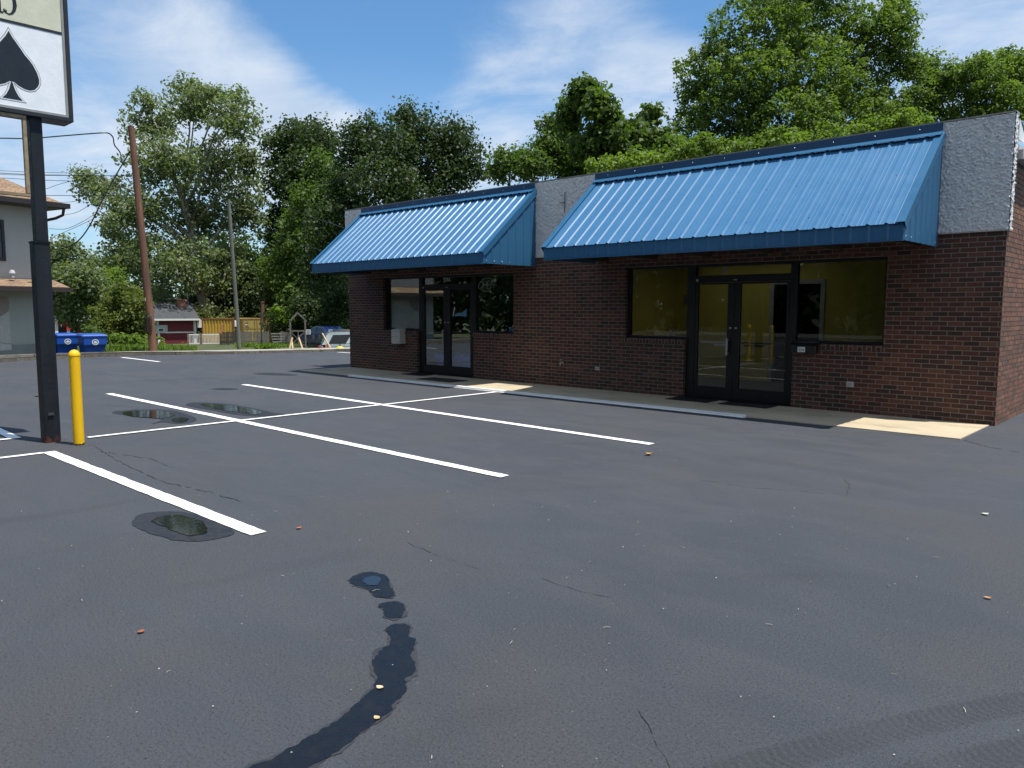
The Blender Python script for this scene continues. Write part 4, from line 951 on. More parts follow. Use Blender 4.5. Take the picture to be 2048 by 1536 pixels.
def leaf_mesh(cent, rad, per, L, rg, up_bias=.45, flat=.75, droop=.15):
    """leaf sized quads spread round clump centres; returns vertices and faces"""
    n = len(cent)*per
    c = np.repeat(cent, per, 0); rr = np.repeat(rad, per)
    d = rg.normal(size=(n, 3)); d /= np.linalg.norm(d, axis=1)[:, None]
    rad_ = rr*rg.random(n)**.45
    off = d*rad_[:, None]; off[:, 2] *= flat
    pos = c+off
    nr = d*.75+rg.normal(size=(n, 3))*.55; nr[:, 2] += up_bias; nr /= np.linalg.norm(nr, axis=1)[:, None]
    a = np.cross(nr, rg.normal(size=(n, 3))); a /= np.linalg.norm(a, axis=1)[:, None]+1e-9
    b = np.cross(nr, a); ln = L*rg.uniform(.6, 1.25, n)[:, None]
    v = np.empty((n, 4, 3)); v[:, 0] = pos-a*ln*.5; v[:, 1] = pos+b*ln*.36+nr*ln*.10; v[:, 2] = pos+a*ln*.5; v[:, 2, 2] -= ln[:, 0]*droop; v[:, 3] = pos-b*ln*.36+nr*ln*.10
    return v.reshape(-1, 3)
def mesh_np(name, verts, mat, parent=None, org=Vector((0, 0, 0))):
    n = len(verts); me = bpy.data.meshes.new(name); verts = verts-np.array(org)
    me.vertices.add(n); me.vertices.foreach_set('co', verts.astype(np.float32).ravel()); me.loops.add(n); me.loops.foreach_set('vertex_index', np.arange(n, dtype=np.int32))
    me.polygons.add(n//4); me.polygons.foreach_set('loop_start', np.arange(0, n, 4, dtype=np.int32)); me.update(calc_edges=True); me.materials.append(mat)
    o = bpy.data.objects.new(name, me); COL.objects.link(o)
    if parent is not None: o.parent = parent
    return o
def lobe_points(c, r, n, rg, shell=.5):
    d = rg.normal(size=(n, 3)); d /= np.linalg.norm(d, axis=1)[:, None]
    u = shell+(1-shell)*rg.random(n)**.6
    u[rg.random(n) < .25] *= .6
    return np.array(c)+d*u[:, None]*np.array(r)
def tree(name, label, base, D, lobes, n_leaf, L, mat, seed, clump=.55, trunk_r=.25, barkm=None, cat='tree', twig=0.0, group=None, per=26, shell=.45, base_z=None, depth=1.0, up_bias=.45, trunk_top=None, limbs=True):
    """lobes: (px, py, half width px, half height px, depth offset m) measured at distance D"""
    rg = np.random.default_rng(seed); barkm = barkm or BARK; k = D/F_PX
    W = []
    for lb in lobes:
        px, py, rx, ry = lb[:4]; dz = lb[4] if len(lb) > 4 else rg.uniform(-1, 1)*rx*k*.5
        c = P(px, py, D+dz); W.append((np.array(c), np.array((rx*k, rx*k*depth, ry*k))))
    b = Vector(base)
    t = root(name, b, label, cat, group)
    vol = np.array([w_[1][0]*w_[1][2] for w_ in W]); share = vol/vol.sum(); nclump = max(6, int(n_leaf/per)); cents = []; which = []
    for i, (c, r) in enumerate(W):
        m = max(3, int(round(nclump*share[i]))); q = lobe_points(c, r*.92, m, rg, shell); cents.append(q); which += [i]*m
    cents = np.concatenate(cents); rad = clump*rg.uniform(.6, 1.35, len(cents))
    v = leaf_mesh(cents, rad, per, L, rg, up_bias)
    v[:, 2] = np.maximum(v[:, 2], b.z+.02)
    mesh_np('crown', v, mat, t, b)
    mb = MB()
    if limbs:
        top = max(W, key=lambda w_: w_[0][2]); ctr = sum(w_[0] for w_ in W)/len(W)
        tt = Vector((ctr[0], ctr[1], b.z+(top[0][2]-b.z)*.62)) if trunk_top is None else Vector(trunk_top)
        pr = random.Random(seed); pts = []; nseg = 7
        for i in range(nseg+1):
            f = i/nseg; p_ = b.lerp(tt, f); wob = .25*trunk_r*4*sin(pi*f); pts.append(p_+Vector((pr.uniform(-1, 1)*wob, pr.uniform(-1, 1)*wob, 0)))
        rs = [trunk_r*(1.45 if i == 0 else 1)*(1-.68*i/nseg) for i in range(nseg+1)]
        mb.tube(pts, rs, 10)
        for c, r in W:
            c = Vector(c); f = max(.18, min(.92, (c.z-b.z)/(max(.1, tt.z-b.z))*.62)); i0 = f*nseg; i = int(min(i0, nseg-1)); s = pts[i].lerp(pts[i+1], i0-i); rr = rs[i]*.55
            mid = s.lerp(c, .5)+Vector((pr.uniform(-.4, .4), pr.uniform(-.4, .4), (c-s).length*.10)); mb.tube([s, s.lerp(mid, .5), mid, mid.lerp(c, .6), c+Vector((0, 0, r[2]*.4))], [rr, rr*.8, rr*.6, rr*.4, rr*.12], 7)
        if twig:
            sel = rg.choice(len(cents), int(len(cents)*twig), replace=False)
            for j in sel:
                c = Vector(W[which[j]][0]); e = Vector(cents[j]); mid = c.lerp(e, .5)+Vector((0, 0, .12*(e-c).length)); mb.tube([c.lerp(e, .05), mid, e], [trunk_r*.11, trunk_r*.08, trunk_r*.03], 4, caps=False)
        mb.build('trunk', barkm, t)
    return t

gz = lambda p_: Vector((p_.x, p_.y, ground_z(p_.x, p_.y)))
def foot(px, D): return gz(P(px, 690, D))
# tall pale barked plane tree behind the poles
tree('plane_tree', 'tall airy plane tree with pale limbs behind the leaning brown pole', foot(432, 78), 78,
     [(390,215,95,52,0), (470,240,62,48,-3), (300,250,62,52,2), (330,330,95,70,-4), (440,330,95,75,3), (200,375,58,42,0), (165,350,30,22,1), (265,420,80,62,-5), (395,430,110,70,2), (490,420,52,85,0), (255,520,68,60,3), (350,530,90,70,-4), (455,545,70,75,0), (300,600,80,45,2), (400,640,75,45,-2), (230,455,45,50,4), (500,330,30,55,2), (380,175,45,24,0), (440,190,60,24,-2), (290,200,36,24,1), (480,195,14,20,0)],
     40000, .36, LEAF_SYC, 3, .95, .62, PALE_BARK, twig=.22, per=20, shell=.15)
# dense dark oaks
tree('oak_tree', 'dark rounded oak behind the plane tree, left of the taller oak', foot(600, 84), 84,
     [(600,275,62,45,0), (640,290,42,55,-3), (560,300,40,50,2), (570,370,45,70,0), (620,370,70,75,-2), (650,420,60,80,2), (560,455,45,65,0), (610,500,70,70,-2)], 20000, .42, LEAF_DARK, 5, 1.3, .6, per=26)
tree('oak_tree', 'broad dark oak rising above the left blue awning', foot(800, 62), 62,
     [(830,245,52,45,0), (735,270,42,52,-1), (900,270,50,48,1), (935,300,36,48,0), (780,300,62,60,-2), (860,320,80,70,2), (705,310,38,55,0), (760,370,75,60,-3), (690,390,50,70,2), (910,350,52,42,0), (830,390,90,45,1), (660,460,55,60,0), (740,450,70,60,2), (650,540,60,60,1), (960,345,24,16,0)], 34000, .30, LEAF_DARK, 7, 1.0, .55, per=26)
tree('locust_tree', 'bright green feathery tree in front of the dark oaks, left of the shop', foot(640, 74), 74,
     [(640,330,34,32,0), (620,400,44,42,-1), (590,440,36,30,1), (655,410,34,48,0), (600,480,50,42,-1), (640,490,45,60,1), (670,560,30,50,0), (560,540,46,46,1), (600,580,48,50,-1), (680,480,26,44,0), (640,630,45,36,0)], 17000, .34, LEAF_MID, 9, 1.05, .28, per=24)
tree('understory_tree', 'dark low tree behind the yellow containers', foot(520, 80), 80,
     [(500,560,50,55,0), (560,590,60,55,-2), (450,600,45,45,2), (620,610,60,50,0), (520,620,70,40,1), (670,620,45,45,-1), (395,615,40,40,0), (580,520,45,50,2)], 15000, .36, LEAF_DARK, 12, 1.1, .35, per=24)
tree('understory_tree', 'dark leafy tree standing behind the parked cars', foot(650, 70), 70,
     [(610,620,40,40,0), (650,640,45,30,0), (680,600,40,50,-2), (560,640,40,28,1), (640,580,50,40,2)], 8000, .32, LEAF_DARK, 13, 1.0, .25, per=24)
# right hand group behind the shop
tree('vine_tree', 'small vine-hung tree leaning out above the gap between awnings', foot(1080, 38), 38,
     [(1020,320,44,22,0), (1060,330,42,30,-1), (1110,300,50,48,0), (1150,335,52,40,1), (1100,250,22,16,0), (1000,345,26,16,0), (1190,320,45,40,0)], 13000, .20, LEAF_MID, 15, .55, .16, per=22)
tree('tulip_tree', 'large-leaved tree left of the big maple behind the shop', foot(1180, 34), 34,
     [(1172,188,36,32,0), (1205,215,32,32,-1), (1140,235,24,44,1), (1190,290,50,45,0), (1232,265,24,34,-1), (1302,232,20,24,1), (1268,270,24,28,0), (1312,290,40,40,1), (1260,320,55,30,0), (1345,310,36,36,0)], 12000, .27, LEAF_MID, 17, .5, .2, per=28)
tree('maple_tree', 'big bright maple rising over the right blue awning', foot(1580, 36), 36,
     [(1590,-40,150,70,0), (1520,60,110,70,-1), (1640,50,110,75,1), (1760,60,80,60,0), (1420,140,72,62,0), (1500,150,90,70,-2), (1610,150,120,80,-1), (1720,150,90,70,1), (1800,110,46,42,0), (1825,140,30,34,0), (1390,200,50,45,1), (1460,230,90,60,-1), (1570,240,110,60,-2), (1690,230,100,60,0), (1380,270,60,40,0), (1500,300,100,40,-1), (1640,290,110,40,-1), (1790,40,50,34,0), (1760,220,60,50,0), (1560,-20,30,40,-1), (1790,-5,38,34,1)], 76000, .165, LEAF_MAPLE, 21, .36, .38, per=24, shell=.5, up_bias=.7)
tree('maple_tree', 'green maple at the right edge behind the stucco parapet', foot(1940, 42), 42,
     [(1880,160,56,44,0), (1960,160,70,50,-1), (2040,150,60,48,1), (1840,200,46,44,0), (1920,230,80,45,0), (2020,220,70,50,-1), (1790,240,50,40,0), (2100,180,60,60,0), (1850,130,40,30,1), (2000,130,50,34,1)], 30000, .19, LEAF_MAPLE, 23, .42, .3, per=24, up_bias=.7)
tree('maple_tree', 'lime-tinted young maple just behind the right awning ridge', foot(1480, 29), 29,
     [(1400,300,60,36,0), (1480,310,60,34,0), (1560,290,60,36,-.5), (1650,285,60,34,0), (1740,265,60,34,.5), (1820,250,50,30,0), (1330,325,45,28,0), (1270,330,50,26,0), (1210,335,40,24,0)], 14000, .15, LEAF_LIME, 25, .28, .14, per=24, up_bias=.7)
# left hand side
tree('street_tree', 'dark broadleaf tree right of the grey two-storey building', foot(150, 44), 44,
     [(120,500,40,30,0), (150,560,55,42,-1), (190,590,36,36,0), (110,590,45,45,1), (150,620,60,32,0), (175,520,22,16,0), (90,540,30,40,0)], 11000, .22, LEAF_SYC, 31, .6, .2, per=24)
tree('young_tree', 'yellow-green young tree behind the dark broadleaf tree', foot(205, 58), 58,
     [(205,575,36,36,0), (225,560,26,30,1), (190,600,34,26,0), (240,600,30,30,-1)], 4500, .26, LEAF_LIME, 33, .6, .15, per=20)
tree('shrub', 'tall leafy shrub beside the leaning brown pole', gz(P(245, 690, 33)), 33,
     [(245,590,38,26,0), (225,620,42,30,.4), (275,615,32,34,-.3), (240,650,55,30,0), (280,660,30,30,.3), (210,660,30,26,-.3), (250,685,58,16,0)], 7500, .15, LEAF_YEL, 35, .32, .06, per=20, cat='shrub')
tree('shrub', 'small leafy bush just right of the blue carts', gz(P(190, 690, 30)), 30, [(185,668,22,14,0), (205,680,18,14,0)], 900, .12, LEAF_MID, 36, .22, .03, per=18, cat='shrub')
tree('sapling', 'bright sumac-like sapling right of the container doors', foot(566, 69), 69, [(560,622,16,9,0), (572,636,18,10,0), (556,636,10,7,0)], 700, .30, LEAF_LIME, 37, .45, .06, per=18, cat='sapling')
# far tree belt that reads as one mass
rg_ = np.random.default_rng(77); cs = []
for i in range(950):
    px = rg_.uniform(-60, 1500); D = rg_.uniform(92, 118); py = rg_.uniform(520 if px < 250 else 470, 690); cs.append(P(px, py, D))
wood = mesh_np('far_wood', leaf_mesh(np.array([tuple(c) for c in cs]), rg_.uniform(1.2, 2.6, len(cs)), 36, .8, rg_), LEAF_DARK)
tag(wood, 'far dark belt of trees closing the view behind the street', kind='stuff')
# trees across the street behind the viewer: raised and thickened to shade the front, they show in the shop glass
for i, (x, y, h, s) in enumerate([(-32, -29, 19, 41), (-21, -30, 21, 42), (-11, -29, 19, 43), (-1, -30, 21, 44), (9, -29, 19, 48), (20, -30, 20, 45), (-44, -27, 20, 46), (32, -29, 20, 47), (-54, -22, 19, 49)]):
    rg = np.random.default_rng(s); b = Vector((x, y, -.05)); t = root('roadside_tree', b, 'leafy tree across the street, seen only in the shop glass', 'tree', 'trees across the street')
    cs = np.concatenate([lobe_points((x+dx, y+dy, z), (r, r, r*.8), 60, rg, .4) for dx, dy, z, r in [(0, 0, h*.6, 5.8), (-3.5, 1, h*.45, 5), (3.5, 0, h*.5, 5.2), (0, 1, h*.85, 4.6), (-3, 0, h*.72, 4.2), (3.4, 0, h*.74, 4.2), (1, -1, h*.28, 4.8), (-3, 1, h*.22, 4.4), (3.5, 0, h*.24, 4.2)]])
    mesh_np('crown', leaf_mesh(cs, rg.uniform(.8, 1.5, len(cs)), 16, .62, rg), LEAF_DARK, t, b); MB().tube([b, b+Vector((.2, 0, h*.4)), b+Vector((0, .2, h*.8))], [.35, .26, .08], 8).build('trunk', BARK, t)
rg_ = np.random.default_rng(78)
cs = np.array([(rg_.uniform(-75, 70), rg_.uniform(-46, -38), rg_.uniform(-.5, 9)*rg_.random()**.5) for i in range(800)]+[(rg_.uniform(-95, -70), rg_.uniform(-45, 2), rg_.uniform(-2, 9)) for i in range(350)])
wood = mesh_np('added_hedge', leaf_mesh(cs, rg_.uniform(1.4, 2.6, len(cs)), 30, .95, rg_), LEAF_DARK); tag(wood, kind='stuff', label='added wooded edge across the street, darkening the shop glass reflections')  # added to keep bright sky out of the glass reflections
for i, (x, y) in enumerate([(-6.5, -14.2), (-8.6, -14.4), (-3.2, -14.0), (-12, -14.3)]):
    rg = np.random.default_rng(60+i); b = Vector((x, y, 0.0)); t = root('roadside_shrub', b, 'round dark shrub by the street, seen only in the shop glass', 'shrub', 'shrubs by the street')
    cs = lobe_points((x, y, .75), (.75, .7, .7), 60, rg, .4); mesh_np('crown', leaf_mesh(cs, rg.uniform(.15, .3, len(cs)), 16, .16, rg), LEAF_DARK, t, b); MB().tube([b, b+Vector((0, 0, .8))], [.05, .02], 6).build('stem', BARK, t)
# ================================================================== grey two-storey building at the left
a_ = radians(14.5); UX = Vector((sin(a_), -cos(a_), 0))         # along its wall, towards the viewer's left
NX = Vector((cos(a_), sin(a_), 0))                               # out of its wall
GC = Vector((-30.55, 8.30, -.45))
RZ = atan2(UX.y, UX.x)
gb = root('grey_building', GC, 'grey rendered two-storey building with brown shingle roofs behind the sign post', 'building', rz=RZ)
# local axes: x along wall to the left, y into the building is -(out): out = local +y?  UX x NX
LY = 1 if (UX.x*NX.y-UX.y*NX.x) > 0 else -1                      # sign of 'outwards' in local y
def gbox(mb, x0, x1, o0, o1, z0, z1, mi=0):                      # o = distance out of the wall
    y0, y1 = sorted((LY*o0, LY*o1)); mb.box(x0, x1, y0, y1, z0, z1, mi); return mb
GREYR = plain('grey_render', (.54, .50, .44), (.50, .465, .41), rough=.9, scale=1.5, bumps=.4, bscale=40)
BROWN = plain('brown_trim', (.045, .030, .024), (.035, .024, .02), rough=.5)
def shingle(name, c, c2):
    m, t = newmat(name); s = t.n('ShaderNodeSeparateXYZ'); t.set(s.inputs[0], t.pos); c_ = t.n('ShaderNodeCombineXYZ')
    t.set(c_.inputs[0], t.math('ADD', s.outputs[1], t.math('MULTIPLY', s.outputs[0], .6))); t.set(c_.inputs[1], t.math('MULTIPLY', s.outputs[2], 2.2))
    br = t.n('ShaderNodeTexBrick'); t.set(br.inputs['Vector'], c_.outputs[0]); br.inputs['Scale'].default_value = 1; br.inputs['Brick Width'].default_value = .32; br.inputs['Row Height'].default_value = .15; br.inputs['Mortar Size'].default_value = .010
    br.inputs['Color1'].default_value = (*c, 1); br.inputs['Color2'].default_value = (*c2, 1); br.inputs['Mortar'].default_value = (*(x*.4 for x in c2), 1)
    t.set(t.b.inputs['Base Color'], t.mix(t.ramp(t.noise(t.pos, 3, 4), .4, .7, 0, .5), br.outputs['Color'], c2)); t.b.inputs['Roughness'].default_value = .95; return m
SHB = shingle('brown_shingles', (.30, .20, .125), (.19, .125, .08)); SHG = shingle('grey_shingles', (.075, .08, .085), (.05, .053, .057))
Hh = 5.55; GL = 8.7
mb = gbox(MB(), 0, GL, -10, 0, 0, Hh); mb.build('wall', GREYR, gb)
gbox(MB(), 0.02, GL, 0.004, .03, .02, .80).build('base_course', FOUND, gb)
gbox(MB(), 0.02, GL, 0.004, .02, 2.98, 3.02).build('band', plain('grey_band', (.42, .395, .36), rough=.8), gb)
# hip roof
mb = MB(); ov = .72; e0, e1, o0, o1 = -ov, GL+ov, -10-ov, ov; zr = 8.9
q = [(e0, LY*o1, Hh+.10), (e1, LY*o1, Hh+.10), (e1, LY*o0, Hh+.10), (e0, LY*o0, Hh+.10), ((e0+e1)/2-.2, LY*-5, zr), ((e0+e1)/2+.2, LY*-5, zr)]
mb.add(q, [(0, 1, 5, 4), (1, 2, 5), (2, 3, 4, 5), (3, 0, 4), (0, 3, 2, 1)])
rf = mb.build('roof', SHB, gb)
mb = MB(); gbox(mb, e0+.02, e1-.02, o0+.02, o1-.02, Hh-.06, Hh+.095); mb.build('soffit', BROWN, rf)
mb = MB(); gbox(mb, e0-.10, e1+.10, o1+.002, o1+.12, Hh-.05, Hh+.115); gbox(mb, e0-.10, e0-.002, o0, o1+.001, Hh-.05, Hh+.115); mb.build('gutter', plain('brown_gutter', (.030, .022, .020), rough=.35), rf)
mb = MB(); mb.tube([(-.62, LY*.78, Hh-.04), (-.62, LY*.70, Hh-.28), (-.45, LY*.55, Hh-.40), (-.06, LY*.12, Hh-.55), (-.02, LY*.06, Hh-.80)], .05, 8); mb.build('downpipe', plain('brown_pipe', (.030, .022, .020), rough=.35), gb)
# pent roof between the floors
mb = MB(); x0, x1 = -.55, GL+.5; zp = 2.62
mb.prism([(x0, LY*.004, zp+.42), (x0, LY*1.0, zp+.14), (x0, LY*1.0, zp+.10), (x0, LY*.004, zp+.10)], (x1-x0, 0, 0)); pr_ = mb.build('porch_roof', SHB, gb)
gbox(MB(), x0-.04, x1, 1.003, 1.10, zp-.02, zp+.13).build('gutter', BROWN, pr_); gbox(MB(), x0, x1, .005, 1.0, zp, zp+.096).build('soffit', BROWN, pr_)
# upper window and the printed board below
def gwin(x0, x1, z0, z1):
    mb = MB(); gbox(mb, x0, x0+.09, .002, .05, z0, z1); gbox(mb, x1-.09, x1, .002, .05, z0, z1); gbox(mb, x0+.09, x1-.09, .002, .05, z0, z0+.09); gbox(mb, x0+.09, x1-.09, .002, .05, z1-.09, z1); gbox(mb, x0+.09, x1-.09, .002, .045, (z0+z1)/2-.03, (z0+z1)/2+.03)
    f = mb.build('window', BROWN, gb); gbox(MB(), x0+.09, x1-.09, .002, .02, z0+.09, z1-.09).build('pane', plain('dark_pane', (.02, .022, .025), rough=.05), f)
for xx in (1.0, 4.0, 6.6): gwin(xx, xx+1.1, 3.62, 4.98)
bd = MB(); gbox(bd, 1.0, 3.4, .004, .035, .62, 2.42, 0)
yb = LY*.0365
def disc(mb, cx, cz, r, mi, a0=0, a1=360, x0=1.0, x1=3.4, z0=.62, z1=2.42, y=yb):
    pts = []
    for i in range(41):
        a = radians(a0+(a1-a0)*i/40); pts.append((min(max(cx+r*cos(a), x0), x1), y, min(max(cz+r*sin(a), z0), z1)))
    mb.poly(pts, mi)
disc(bd, 1.5, 2.35, .62, 1); disc(bd, 2.9, 1.0, .55, 2, y=LY*.0368); disc(bd, 2.2, .75, .42, 3, y=LY*.0371)
bd.tube([(1.0, yb, .83), (1.15, yb, .835), (1.4, yb, .90), (1.6, yb, 1.0)], .006, 4, 4)
vs, fs = text_bm('s', .30, .001)
bd.add([(1.40-v.x*1.0, LY*.038, 1.55+v.y) for v in vs], fs, 4)
bd.build('board', [plain('board_beige', (.70, .62, .54), rough=.6), plain('board_taupe', (.44, .32, .27), rough=.6), plain('board_pink', (.62, .50, .45), rough=.6), plain('board_sage', (.48, .47, .40), rough=.6), INK], gb)
mb = gbox(MB(), 6.6, 8.2, .004, .035, .62, 2.42, 0); disc(mb, 7.9, 2.4, .5, 1, x0=6.6, x1=8.2); disc(mb, 7.7, 1.0, .5, 2, x0=6.6, x1=8.2, y=LY*.0368); disc(mb, 8.1, .8, .35, 3, x0=6.6, x1=8.2, y=LY*.0371)
mb.build('board', [MATS['board_beige'] if 'board_beige' in MATS else bpy.data.materials['board_beige'], bpy.data.materials['board_taupe'], bpy.data.materials['board_pink'], bpy.data.materials['board_sage']], gb)
mb = MB(); mb.tube([(1.0, LY*.35, 3.06), (1.0, LY*.35, 3.2)], .07, 10); mb.lathe([(.0, 0), (.10, .02), (.07, .12), (0, .14)], (1.0, LY*.35, 3.18), 12); mb.build('vent_cap', GREYTRIM, gb)

# ================================================================== blue wheeled carts
CARTB = plain('cart_blue_plastic', (.012, .085, .42), (.010, .072, .37), rough=.42, bumps=.15, bscale=30)
def cart():
    t = root('recycling_cart', (0, 0, 0), '', 'bin', 'blue recycling carts behind the kerb')
    b = MB(); zb, zt = .10, 1.0
    def ring(w0, w1, d0, d1, z): return [(-w0, -d0, z), (w1, -d0, z), (w1, d1, z), (-w0, d1, z)]
    r = [ring(.27, .27, .27, .27, zb), ring(.30, .30, .31, .31, .62), ring(.335, .335, .385, .345, .70), ring(.35, .35, .40, .36, zt)]
    vs = sum(r, []); fs = [(3, 2, 1, 0), (12, 13, 14, 15)]+[(4*k+i, 4*k+(i+1) % 4, 4*k+4+(i+1) % 4, 4*k+4+i) for k in range(3) for i in range(4)]
    b.add(vs, fs); body = b.build('body', CARTB, t, bevel=.018)
    MB().box(-.365, .365, -.415, .38, .965, 1.0).build('rim', CARTB, body, bevel=.01)
    l = MB(); l.add([(-.375, -.43, 1.002), (.375, -.43, 1.002), (.375, .40, 1.002), (-.375, .40, 1.002), (-.34, -.37, 1.055), (.34, -.37, 1.055), (.34, .35, 1.085), (-.34, .35, 1.085)], [(3, 2, 1, 0), (4, 5, 6, 7), (0, 1, 5, 4), (1, 2, 6, 5), (2, 3, 7, 6), (3, 0, 4, 7)])
    l.build('lid', CARTB, t, bevel=.016)
    h = MB(); h.tube([(-.28, .40, 1.0), (-.28, .50, .98), (.28, .50, .98), (.28, .40, 1.0)], .017, 8); h.build('handle', CARTB, t)
    for s in (-1, 1):
        wh = MB(); wh.lathe([(0, -.03), (.11, -.03), (.125, -.02), (.125, .02), (.11, .03), (0, .03)], (s*.30, .31, .125), 18, 0, (1, 0, 0)); wh.build('wheel', BLACK, t)
    e = MB(); y = -.3135; zc = .80; yf = -.400
    def edisc(r0, r1, mi, yy, a0=0, a1=360):
        n = 28; vs = []
        for i in range(n+1):
            a = radians(a0+(a1-a0)*i/n); vs += [(r0*cos(a), yy, zc+r0*sin(a)), (r1*cos(a), yy, zc+r1*sin(a))]
        e.add(vs, [(2*i, 2*i+1, 2*i+3, 2*i+2) for i in range(n)], mi)
    edisc(.075, .10, 0, yf); edisc(0.0, .075, 1, yf-.0005)
    e.poly([(-.062, yf-.002, zc-.024), (.062, yf-.002, zc-.024), (.043, yf-.002, zc+.016), (.02, yf-.002, zc+.035), (0, yf-.002, zc+.048), (-.024, yf-.002, zc+.032), (-.043, yf-.002, zc+.016)], 0)
    e.poly([(-.046, yf-.002, zc-.052), (.046, yf-.002, zc-.052), (.058, yf-.002, zc-.036), (-.058, yf-.002, zc-.036)], 0)
    e.build('emblem', [plain('emblem_white', (.72, .75, .8), rough=.5), plain('emblem_blue', (.010, .05, .25), rough=.5)], body)
    return t
c0_ = cart(); face = atan2(-1.6+9.6, 29.8) # turned to the lot
def put(t, px, py, D, turn, label):
    p_ = P(px, py, D); t.location = (p_.x, p_.y, ground_z(p_.x, p_.y)); d = Vector((-p_.x, -p_.y)); t.rotation_euler = (0, 0, atan2(d.y, d.x)+pi/2+turn); t['label'] = label
    return p_
put(c0_, 184, 690, 27.4, .28, 'blue recycling cart with a white round emblem, nearest the bushes')
c1_ = copy_tree(c0_); put(c1_, 128, 690, 27.9, .32, 'blue recycling cart in the middle, partly behind the black sign post')
c2_ = copy_tree(c0_); put(c2_, 96, 690, 27.9, .1, 'blue recycling cart hidden behind the black sign post, against the grey building')

for c_ in (c0_, c1_, c2_): c_.scale = (1.12, 1.0, 1.03); c_.location.z = -.43

# ================================================================== utility poles and wires
def pole_thing(px0, py0, D, px1, py1, r0, r1, m, name, label):
    b = P(px0, py0, D); b.z = ground_z(b.x, b.y)-.05; t_ = P(px1, py1, D-.75); t = root(name, b, label, 'pole'); mb = MB(); pts = [b.lerp(t_, i/10) for i in range(11)]
    mb.tube(pts, [r0+(r1-r0)*i/10 for i in range(11)], 14); mb.build('shaft', m, t); return t, b, t_
def wood_pole(name, c1, c2, c3):
    m, t = newmat(name); v = t.mapping(t.pos, (1, 1, .06)); col = t.mix(t.ramp(t.noise(v, 22, 5, .7), .35, .65), c1, c2)
    t.set(t.b.inputs['Base Color'], t.mix(t.ramp(t.noise(t.mapping(t.pos, (1, 1, .3)), 2.5, 4), .45, .7, 0, .8), col, c3)); t.b.inputs['Roughness'].default_value = .85
    t.set(t.b.inputs['Normal'], bump(t, t.noise(v, 60, 4, .7), .7, .015)); return m
POLE_BR = wood_pole('brown_pole_wood', (.22, .105, .060), (.12, .058, .036), (.085, .045, .033)); POLE_GR = wood_pole('grey_green_pole_wood', (.15, .16, .12), (.10, .11, .085), (.17, .165, .135))
tp, bp, tpp = pole_thing(307, 701, 27.2, 262, 252, .135, .10, POLE_BR, 'utility_pole', 'brown weathered utility pole leaning left behind the kerb')
mb = MB(); 
for k in range(5): mb.tube([bp+Vector((.20*cos(a)*(.7+.1*k), -.18+.02*k, 1.0+.42*sin(a)*(.8+.05*k))) for a in np.linspace(0, 6.28, 15)], .010, 5)
mb.build('wire_coil', BLACK, tp)
MB().box(bp.x-.28, bp.x-.02, bp.y-.2, bp.y-.17, bp.z+1.82, bp.z+1.94).build('tag_plate', plain('tag_yellow', (.6, .5, .25), rough=.6), tp)
pole_thing(479, 699.5, 28.3, 457, 399, .078, .060, POLE_GR, 'utility_pole', 'thin grey-green bare pole on the pavement before the containers')
WIRE = plain('wire_black', (.012, .012, .013), rough=.5)
def wire(pts, r, label, group=None):
    q = []
    for i in range(len(pts)-1):
        p0, p1, p2, p3 = pts[max(i-1, 0)], pts[i], pts[i+1], pts[min(i+2, len(pts)-1)]
        for k in range(6):
            t = k/6; q.append(0.5*((2*p1)+(p2-p0)*t+(2*p0-5*p1+4*p2-p3)*t*t+(3*p1-p0-3*p2+p3)*t**3))
    q.append(pts[-1]); MB().tube(q, r, 6).thing('overhead_wire', WIRE, label, 'wire', group)
wire([P(*q) for q in [(-60, 278, 27), (0, 276.5, 27), (60, 277, 27), (110, 273, 27), (165, 268.5, 27), (200, 266, 27), (217, 266.5, 27.2), (226, 275, 27.4), (229, 290, 27.6), (240, 305, 29), (243, 322, 29)]], .022, 'thick black cable passing behind the sign post and hooking down before the plane tree')
wire([P(*q) for q in [(262, 300, 28.5), (235, 345, 28.6), (205, 400, 28.4), (180, 450, 28.2), (160, 478, 28), (140, 492, 27.9), (122, 497, 27.8)]], .024, 'black service drop sagging from the leaning pole to the grey building')
for i, (ya, yb_, D, r, xb, lb) in enumerate([(341, 346, 48, .014, 150, 'topmost thin wire above the brown roof'), (345, 352, 48, .022, 270, 'second wire from the top, running to the leaning pole'), (349, 351, 49, .013, 200, 'third thin wire above the brown roof'), (355, 362, 47, .016, 140, 'fourth wire, just above the brown roof ridge'),
                                       (389, 391, 46, .018, 285, 'wire level with the brown eave, running behind the plane tree')]):
    wire([P(-40, ya-2, D), P(60, (ya+yb_)/2+.6, D), P(xb, yb_, D)], r, lb)
for i, (q, lb) in enumerate([([(92, 378), (120, 368), (160, 358), (200, 345)], 'wire rising to the right from the sign post above the brown eave'), ([(130, 430), (155, 424), (182, 408), (215, 385)], 'wire rising from below the eave corner of the grey building'),
                             ([(98, 457), (130, 458), (160, 446), (190, 428), (230, 400)], 'lower wire curving up from the grey building towards the plane tree'), ([(110, 472), (150, 455), (185, 438), (225, 415)], 'lowest wire rising from the grey building to the leaning pole'),
                             ([(105, 405), (140, 404), (160, 400)], 'short thin wire at the brown eave corner')]):
    wire([P(x, y, 40) for x, y in q], .012, lb)
wire([P(555, 405, 60), P(600, 426, 50), P(650, 443, 38), P(698, 459, 27)], .016, 'pale cable running down to the left end of the shop roof')
wire([P(520, 455, 60), P(570, 478, 50), P(625, 495, 40), P(665, 507, 33)], .014, 'lower cable passing behind the left blue awning')
